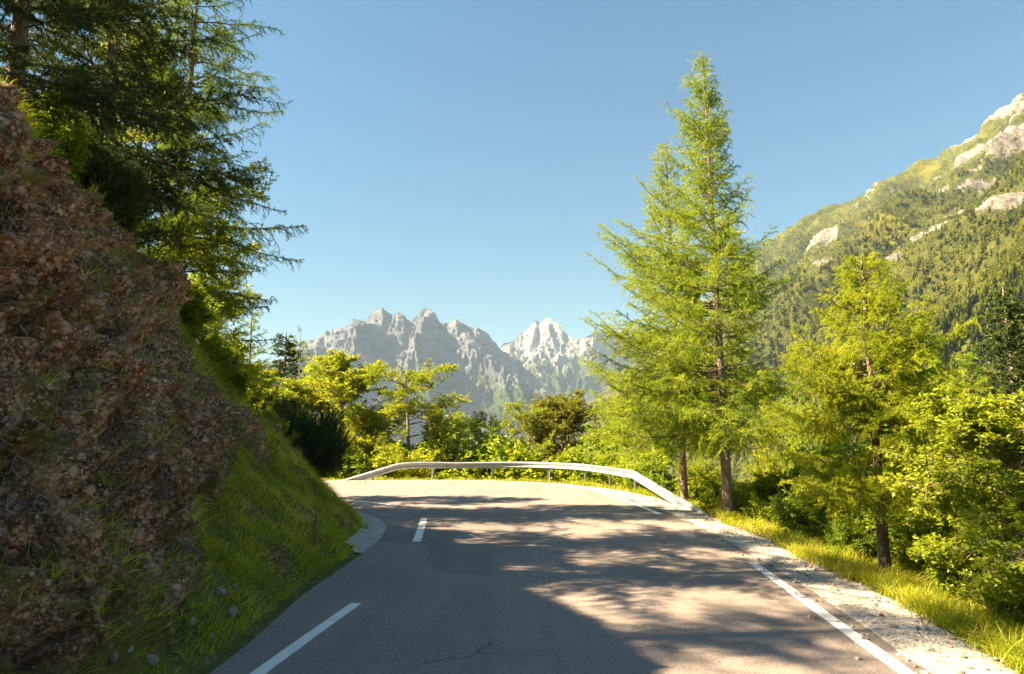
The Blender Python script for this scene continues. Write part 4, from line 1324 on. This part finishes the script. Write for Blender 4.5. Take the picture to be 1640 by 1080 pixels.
# ------------------------------------------------------------------ rockfall netting over the wall
def netting():
    yy = np.arange(2.2, 13.2, 0.085)
    ss = np.arange(0, 8.5, 0.074)
    def box(A, r, ax):
        c = np.cumsum(np.concatenate([np.repeat(np.take(A, [0], ax), r + 1, ax), A, np.repeat(np.take(A, [-1], ax), r, ax)], ax), axis=ax)
        n = A.shape[ax]
        return (np.take(c, np.arange(2 * r + 1, n + 2 * r + 1), ax) - np.take(c, np.arange(n), ax)) / (2 * r + 1)
    i0, i1 = np.searchsorted(BY, 1.6), np.searchsorted(BY, 14.0)
    SQ = BQ[i0:i1]
    for r, ax in ((5, 1), (5, 0), (4, 1), (4, 0)):
        SQ = box(SQ, r, ax)
    SN = box(box(BN[i0:i1], 8, 0), 8, 1)
    SQ = SQ + unit(SN) * 0.075
    lines = []
    # the net hangs from the brow, so it is measured from the top down along each line
    for y in yy:
        i = int(np.searchsorted(BY[i0:i1], y))
        m = (BSI[i0 + i] > 0.35) & (SQ[i, :, 0] > -8)
        q = SQ[i][m][::-3]
        L = np.concatenate([[0], np.cumsum(np.linalg.norm(np.diff(q, axis=0), axis=1))])
        top = np.interp(4.6, q[:, 2], L)
        lines.append(np.stack([np.interp(top - 6.5 + ss, L, q[:, a], left=np.nan, right=np.nan) for a in range(3)], -1))
    Gd = np.stack(lines)                                     # (ny, ns, 3)
    ny, ns = Gd.shape[:2]
    segs = []
    # hexagons: columns zigzag sideways, pairs joined by twists
    off = np.array([0.0, 0.5, 0.5, 0.0])
    def P(c, r):
        y = c + off[r % 4] if c % 2 == 0 else c - off[r % 4]
        y = min(max(y, 0), ny - 1.001)
        i = int(y)
        f = y - i
        return Gd[i, r] * (1 - f) + Gd[min(i + 1, ny - 1), r] * f
    for c in range(ny):
        pts = [P(c, r) for r in range(ns)]
        for r in range(ns - 1):
            segs.append((pts[r], pts[r + 1]))
    sg = np.array(segs)
    sg = sg[~np.isnan(sg).any((1, 2))]
    zmid = sg[:, :, 2].mean(1)
    xm, ym = sg[:, :, 0].mean(1), sg[:, :, 1].mean(1)
    rk = BROCK[np.clip(np.searchsorted(BY, ym), 0, len(BY) - 1), np.clip(np.searchsorted(BX, xm), 0, len(BX) - 1)]
    sg = sg[(zmid > 0.5) & (zmid < 4.6) & (rk > 0.25)]
    V, F = tubes(sg, np.full(sg.shape[:2], 0.0016), 3)
    tag(obj('wire_netting', V, F, M['wire']), 'hexagonal wire rockfall netting draped over the brown rock wall', 'netting')
netting()

# bushes and ferns along the brow of the cutting
CREST = [(250, 452, 12.6, 0.42, 'leafy bush on the brow just right of the jutting boulder'), (292, 500, 13.2, 0.40, 'green bush on the upper bank under the hanging larch'), (335, 545, 13.8, 0.36, 'low bush on the brow above the grassy nose'),
         (372, 612, 13.6, 0.30, 'small bush at the upper end of the grassy bank'), (430, 690, 14.6, 0.28, 'little bush beside the dwarf pine on the nose'), (118, 262, 10.4, 0.45, 'bush on the rock brow below the dark conifer'), (62, 190, 8.6, 0.42, 'bush on the rock brow near the picture edge'), (185, 330, 11.0, 0.36, 'bush left of the jutting boulder')]
for k, (px, py, Y, sc, lab) in enumerate(CREST):
    x = pix(px, py, Y)[0]
    bush('shrub', lab, 'shrub', SH[(0, 2)[k % 2]], (x, Y, bank_z(x, Y) - 0.12), k * 1.9, 'bushes along the brow of the cutting', sc * 1.5)

# small dry sapling on the bank
def sapling():
    q = nearest_on_bank(503, 885)
    me = conifer_mesh(95, 0.62, 0.26, 0.010, 26, c0=0.25, prof=0.5, lo=0.2, hi=0.5, per2=16, l2=0.9, per3=0, nper=60, nlen=0.02, nw=0.004, mats=('grass', 'twig'), wob=0.05)
    tree('sapling', 'spindly little sapling standing in the grass of the bank', 'sapling', me, q, 0)
sapling()

# ------------------------------------------------------------------ mountains
def lerp_curve(t, k, v):
    return np.interp(t, k, v)

def mountainside():
    """the long wooded slope on the right: foot in the valley, crest along the skyline"""
    crest = [(1900, 40, 1450), (1760, 95, 1500), (1640, 168, 1600), (1595, 205, 1660), (1540, 243, 1750), (1460, 281, 1900), (1380, 322, 2080), (1300, 363, 2300), (1230, 415, 2480), (1160, 470, 2700), (1080, 542, 2950), (1000, 610, 3200), (950, 650, 3400), (905, 690, 3600)]
    foot = [(3000, 860, 120), (2500, 850, 150), (2100, 850, 180), (1900, 850, 215), (1700, 850, 260), (1500, 845, 320), (1380, 835, 400), (1280, 825, 500), (1200, 815, 620), (1120, 800, 800), (1050, 790, 1100), (990, 775, 1500), (940, 760, 2000), (900, 750, 2600)]
    C = np.array([(pix(a, b, d)[0], d, pix(a, b, d)[1]) for a, b, d in crest])
    Fo = np.array([(pix(a, b, d)[0], d, pix(a, b, d)[1]) for a, b, d in foot])
    n_u, n_v = 420, 300
    def rs(A, n):
        A = catmull(A, 20)
        k = np.linspace(0, len(A) - 1, n)
        return np.stack([np.interp(k, np.arange(len(A)), A[:, a]) for a in range(3)], -1)
    C, Fo = rs(C, n_u), rs(Fo, n_u)
    v = np.linspace(0, 1.0, n_v)[None, :, None]
    P = Fo[:, None] * (1 - v) + C[:, None] * v
    out = unit(np.array([-0.75, -0.25, 0.6]))
    fade = (np.sin(np.clip(v[..., 0], 0, 1) * math.pi) ** 0.5)
    q = P.reshape(-1, 3)
    big = fbm(q * np.array([0.0022, 0.0022, 0.0010]) + 4, 4).reshape(P.shape[:2])
    gul = ridged(q * np.array([0.004, 0.0065, 0.0012]) + 8, 4).reshape(P.shape[:2])
    small = fbm(q * 0.022, 4).reshape(P.shape[:2])
    dist = np.linalg.norm(P, axis=-1)
    amp = np.clip(dist / 1800, 0.05, 1)
    d = amp * (big * 70 * fade + (gul - 0.9) * 75 * fade + small * 16 * (0.35 + 0.65 * fade))
    P = P + out * d[..., None]
    # rocks: more towards the crest, plus named outcrops
    h = v[..., 0] * np.ones((n_u, 1))
    rock = 0.05 * sstep(0.6, 0.8, h) * sstep(0.50, 0.66, P[..., 0] / P[..., 1]) + 0.34 * sstep(0.5, 0.95, h) + 0.22 * sstep(0.1, 0.6, fbm(P * np.array([0.005, 0.005, 0.004]) + 1, 4)) * sstep(0.25, 0.5, h) - 0.14
    def outcrop(px, py, rx, ry, w):
        nonlocal rock
        Yv = P[..., 1]
        ex = (P[..., 0] / Yv * math.cos(PITCH))
        # nearest vertex to the sight line gives the outcrop's own place on the slope
        u, vv = (px - 820) / FPX, (540 - py) / FPX
        dirn = unit(np.array([u, math.cos(PITCH) - vv * math.sin(PITCH), math.sin(PITCH) + vv * math.cos(PITCH)]))
        rel = P - np.array([0, 0, CAM_H])
        t = (rel @ dirn)
        miss = np.linalg.norm(rel - dirn * t[..., None], axis=-1) / np.maximum(t, 1)
        c = P[np.unravel_index(np.argmin(miss), miss.shape)]
        sz = np.linalg.norm(c) / FPX
        dd = P - c
        along_ = np.hypot(dd[..., 0], dd[..., 1]) * 0.62
        rock = np.maximum(rock, (w + 0.12) * np.exp(-((along_ / (1.3 * rx * sz)) ** 2 + (dd[..., 2] / (1.3 * ry * sz)) ** 2)))
    for a in ((1332, 392, 26, 30, 0.85), (1345, 420, 20, 12, 0.6), (1500, 372, 20, 7, 0.9), (1435, 415, 8, 22, 0.7), (1490, 322, 24, 14, 0.7), (1455, 345, 14, 22, 0.7), (1560, 255, 22, 12, 0.75), (1600, 195, 30, 12, 0.9), (1632, 172, 20, 16, 0.9),
              (1625, 325, 22, 10, 1.0), (1600, 250, 30, 18, 0.7), (1630, 290, 20, 20, 0.7), (1545, 345, 20, 7, 0.7), (1430, 365, 14, 20, 0.6), (1620, 225, 30, 20, 0.75), (1555, 222, 10, 6, 0.7), (1510, 300, 20, 10, 0.6), (1575, 300, 18, 12, 0.6)):
        outcrop(*a)
    # rock juts out of the scrub
    P = P + out * (np.clip(rock, 0, 1) * (6 + 10 * ridged(P.reshape(-1, 3) * 0.02, 3).reshape(rock.shape)) * amp)[..., None]
    meadow = sstep(0.45, 0.75, fbm(P * 0.006 + 30, 3)) * 0.3
    F = grid_faces(n_u, n_v)[:, ::-1]
    # far side behind the crest, so the mountain is solid from other places too
    back = P[:, -1] + np.array([900, 250, -700])
    V = np.vstack([P.reshape(-1, 3), back])
    i = np.arange(n_u - 1)
    Fb = np.stack([i * n_v + n_v - 1, n_u * n_v + i, n_u * n_v + i + 1, (i + 1) * n_v + n_v - 1], -1)[:, ::-1]
    o = obj('mountainside', V, np.vstack([F, Fb]), M['slope'], smooth=True,
            point_attr={'rock': np.append(rock.ravel(), np.zeros(n_u)), 'meadow': np.append(meadow.ravel(), np.zeros(n_u))})
    tag(o, kind='structure')
    return P, rock, h
MP, MROCK, MH = mountainside()

def tiny_trees(rg, base, H, R, tris, droop=0.35):
    """many small conifers: each a spire of drooping leaf-like triangles"""
    n = len(base)
    t = rg.random((n, tris)) ** 0.75
    az = rg.uniform(0, 2 * math.pi, (n, tris))
    rr = R[:, None] * (1 - t) ** 0.9 * rg.uniform(0.65, 1.15, (n, tris)) + 0.04 * R[:, None]
    z0 = H[:, None] * (0.04 + 0.96 * t)
    wz = H[:, None] * 0.05 + rr * 0.25
    c, s = np.cos(az), np.sin(az)
    A = np.stack([-s * rr * 0.45, c * rr * 0.45, z0 - wz * 0.4], -1)
    B = np.stack([s * rr * 0.45, -c * rr * 0.45, z0 - wz * 0.4], -1)
    C = np.stack([c * rr, s * rr, z0 - rr * droop], -1)
    A[..., 0] += c * rr * 0.15; A[..., 1] += s * rr * 0.15
    D = np.stack([c * rr * 0.1, s * rr * 0.1, z0 + wz], -1)
    V = np.stack([A, C, B, D], 2) + base[:, None, None]
    V = V.reshape(-1, 3)
    F = np.arange(len(V)).reshape(-1, 4)
    return V, F

def forest():
    rg = rng_of(101)
    nu, nv = MP.shape[:2]
    # far woods on the mountainside
    n = 230000
    u = rg.random(n) * (nu - 2)
    v = rg.random(n) ** 0.8 * (nv - 2)
    i, j = u.astype(int), v.astype(int)
    fu, fv = (u - i)[:, None], (v - j)[:, None]
    P = MP[i, j] * (1 - fu) * (1 - fv) + MP[i + 1, j] * fu * (1 - fv) + MP[i, j + 1] * (1 - fu) * fv + MP[i + 1, j + 1] * fu * fv
    rk, h = MROCK[i, j], MH[i, j]
    d = np.linalg.norm(P, axis=1)
    dens = fbm(P * 0.005 + 60, 3)
    prob = (rk < 0.22) * np.clip(1.15 - 0.95 * h + 0.9 * dens, 0.10, 1) * np.clip((d / 900) ** 0.6, 0.3, 1) * 0.5
    px_ = P[:, 0] / P[:, 1]
    k = (rg.random(n) < prob) & (P[:, 1] > 60) & (px_ > 0.02) & (px_ < 0.85) & (d > 130)
    P, d, h = P[k], d[k], h[k]
    near = d < 650
    for nm, sel, tris in (('far_forest', ~near, 22), ('valley_forest', near, 110)):
        p = P[sel]
        H = rg.uniform(6, 14, len(p)) * np.clip(1.15 - 0.75 * h[sel], 0.35, 1)
        V, F = tiny_trees(rg, p - np.array([0, 0, 0.5]), H, H * rg.uniform(0.26, 0.44, len(p)) * np.clip(0.7 + 0.8 * h[sel], 1, 1.5), tris)
        tone = np.clip(0.5 + 0.45 * fbm(p * 0.012 + 9, 2) + rg.normal(size=len(p)) * 0.28, 0, 1)
        var = np.clip(np.repeat(tone, tris) + rg.normal(size=len(F)) * 0.08, 0, 1)
        tag(obj(nm, V, F, M['forest'], face_attr={'var': var}), kind='stuff')
    print('forest', near.sum(), (~near).sum())
    # wood on the slope below the road, between the near trees and the mountain
    n = 2600
    x, y = rg.uniform(-60, 190, n), rg.uniform(40, 260, n)
    z = ground_z(x, y)
    p = np.stack([x, y, z], -1)
    ok = (x / y > -0.62) & (x / y < 0.9) & (np.hypot(x, y) > 52)
    so, _ = side_dist(x, y, OUT_X)
    ok &= (-so > 14)
    p = p[ok]
    H = rg.uniform(4, 10, len(p))
    # keep the outlook open: tops stay below eye level in the gap
    V, F = tiny_trees(rg, p, H, H * rg.uniform(0.18, 0.3, len(p)), 260)
    tone = np.clip(0.55 + rg.normal(size=len(p)) * 0.25, 0, 1)
    var = np.clip(np.repeat(tone, 260) + rg.normal(size=len(F)) * 0.1, 0, 1)
    tag(obj('slope_forest', V, F, M['forest'], face_attr={'var': var}), kind='stuff')
forest()

def range_part(name, sky, d0, d1, foot_row, seed, rock_row, dens_u=620, n_v=230, spur=230, skew=0.0, scree=(), pale=0.0):
    """a distant massif: crest along the skyline at d1, falling in ribs and gullies to d0"""
    sk = np.array(sky, float)
    px_ = np.linspace(sk[0, 0], sk[-1, 0], dens_u)
    row = np.interp(px_, sk[:, 0], sk[:, 1])
    row += 3.6 * (fbm(np.stack([px_ * 0.07, px_ * 0 + seed, px_ * 0], -1), 5, 0.62))
    dc = d1 + 350 * noise(np.stack([px_ * 0.01, px_ * 0 + seed * 3, px_ * 0], -1))
    C = np.array([(pix(a, b, d)[0], d, pix(a, b, d)[1]) for a, b, d in zip(px_, row, dc)])
    pf = px_ + skew
    Fo = np.array([(pix(a, foot_row, d0)[0], d0, pix(a, foot_row, d0)[1]) for a in pf])
    v = np.linspace(0, 1, n_v)[None, :, None]
    P = Fo[:, None] * (1 - v) + C[:, None] * v
    # concave: scree low, walls high
    hz = v[..., 0]
    P[..., 2] = Fo[:, None, 2] + (C[:, None, 2] - Fo[:, None, 2]) * (0.72 * hz ** 1.0 + 0.28 * hz ** 2.6)
    q = P.reshape(-1, 3)
    f = spur / 230
    rib = ridged(q * np.array([0.0011, 0.00035, 0.00055]) / f + seed, 6, 0.55).reshape(P.shape[:2])
    det = fbm(q * np.array([0.004, 0.002, 0.003]) + seed, 6, 0.68).reshape(P.shape[:2])
    cut = (1 - np.abs(noise(q * np.array([0.0042, 0.0012, 0.0014]) / f + seed * 2))).reshape(P.shape[:2])
    cut = sstep(0.78, 1.0, cut)                        # steep gullies
    w = np.sin(np.clip(hz, 0, 1) * math.pi) ** 0.6
    out = unit(np.array([-0.1, -0.8, 0.45]))
    P = P + out * ((rib - 1.0) * spur * 1.5 * w + (det * spur * 0.36 - cut * spur * 0.42) * (0.25 + 0.75 * w))[..., None]
    rows = 705 - (P[..., 2] - CAM_H) / P[..., 1] * FPX
    steep = np.gradient(P[..., 2], axis=1) / np.maximum(np.abs(np.gradient(P[..., 1], axis=1)), 1)
    rock = 0.5 + 0.010 * (rock_row - rows) + 0.18 * (rib - 1.0)
    scr = np.zeros_like(rock)
    for (a, b, rx, ry, ww) in scree:
        cx, cz = pix(a, b, 1.0)
        ex, ez = P[..., 0] / P[..., 1], (P[..., 2] - CAM_H) / P[..., 1]
        scr = np.maximum(scr, ww * np.exp(-(((ex - cx) / (rx / FPX)) ** 2 + ((ez - cz + CAM_H * 0) / (ry / FPX)) ** 2)))
    back = C + np.array([0, 2200, -1200])
    V = np.vstack([P.reshape(-1, 3), back])
    i = np.arange(dens_u - 1)
    F = grid_faces(dens_u, n_v)
    Fb = np.stack([i * n_v + n_v - 1, (i + 1) * n_v + n_v - 1, dens_u * n_v + i + 1, dens_u * n_v + i], -1)
    o = obj(name, V, np.vstack([F, Fb])[:, ::-1], M['range'], smooth=True,
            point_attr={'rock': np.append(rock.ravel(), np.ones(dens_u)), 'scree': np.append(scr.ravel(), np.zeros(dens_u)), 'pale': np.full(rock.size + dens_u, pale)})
    tag(o, kind='structure')

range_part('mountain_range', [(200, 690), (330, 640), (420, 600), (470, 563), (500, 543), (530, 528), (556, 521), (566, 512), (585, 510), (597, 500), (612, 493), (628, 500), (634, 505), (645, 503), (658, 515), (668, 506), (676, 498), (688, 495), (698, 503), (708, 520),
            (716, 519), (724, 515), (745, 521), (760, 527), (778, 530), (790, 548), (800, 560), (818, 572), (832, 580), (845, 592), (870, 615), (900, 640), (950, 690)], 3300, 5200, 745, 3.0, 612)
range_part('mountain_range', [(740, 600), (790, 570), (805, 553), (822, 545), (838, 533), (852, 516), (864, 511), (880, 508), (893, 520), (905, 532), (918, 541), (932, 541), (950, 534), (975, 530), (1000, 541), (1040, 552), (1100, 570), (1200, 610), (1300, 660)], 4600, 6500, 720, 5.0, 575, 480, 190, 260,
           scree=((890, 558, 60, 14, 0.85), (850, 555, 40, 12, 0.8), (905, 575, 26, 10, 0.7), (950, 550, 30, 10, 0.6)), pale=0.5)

# ------------------------------------------------------------------ air
def haze():
    n = NT('haze_air')
    vol = n.n('ShaderNodeVolumePrincipled', {'Color': (0.50, 0.71, 0.98, 1), 'Density': 4.7e-5, 'Anisotropy': 0.0})
    n.t.links.new(vol.outputs[0], n.out.inputs[1])
    x0, x1, y0, y1, z0, z1 = -9500, 9500, -3100, 11500, -1400, 1400
    V = [(x, y, z) for z in (z0, z1) for x, y in ((x0, y0), (x1, y0), (x1, y1), (x0, y1))]
    F = [(0, 3, 2, 1), (4, 5, 6, 7), (0, 1, 5, 4), (1, 2, 6, 5), (2, 3, 7, 6), (3, 0, 4, 7)]
    o = obj('haze', V, [F], n.m)
    tag(o, kind='stuff')
    try:
        n.m.cycles.homogeneous_volume = True
    except Exception:
        pass
haze()
print('polys', sum(len(m.polygons) for m in bpy.data.meshes))
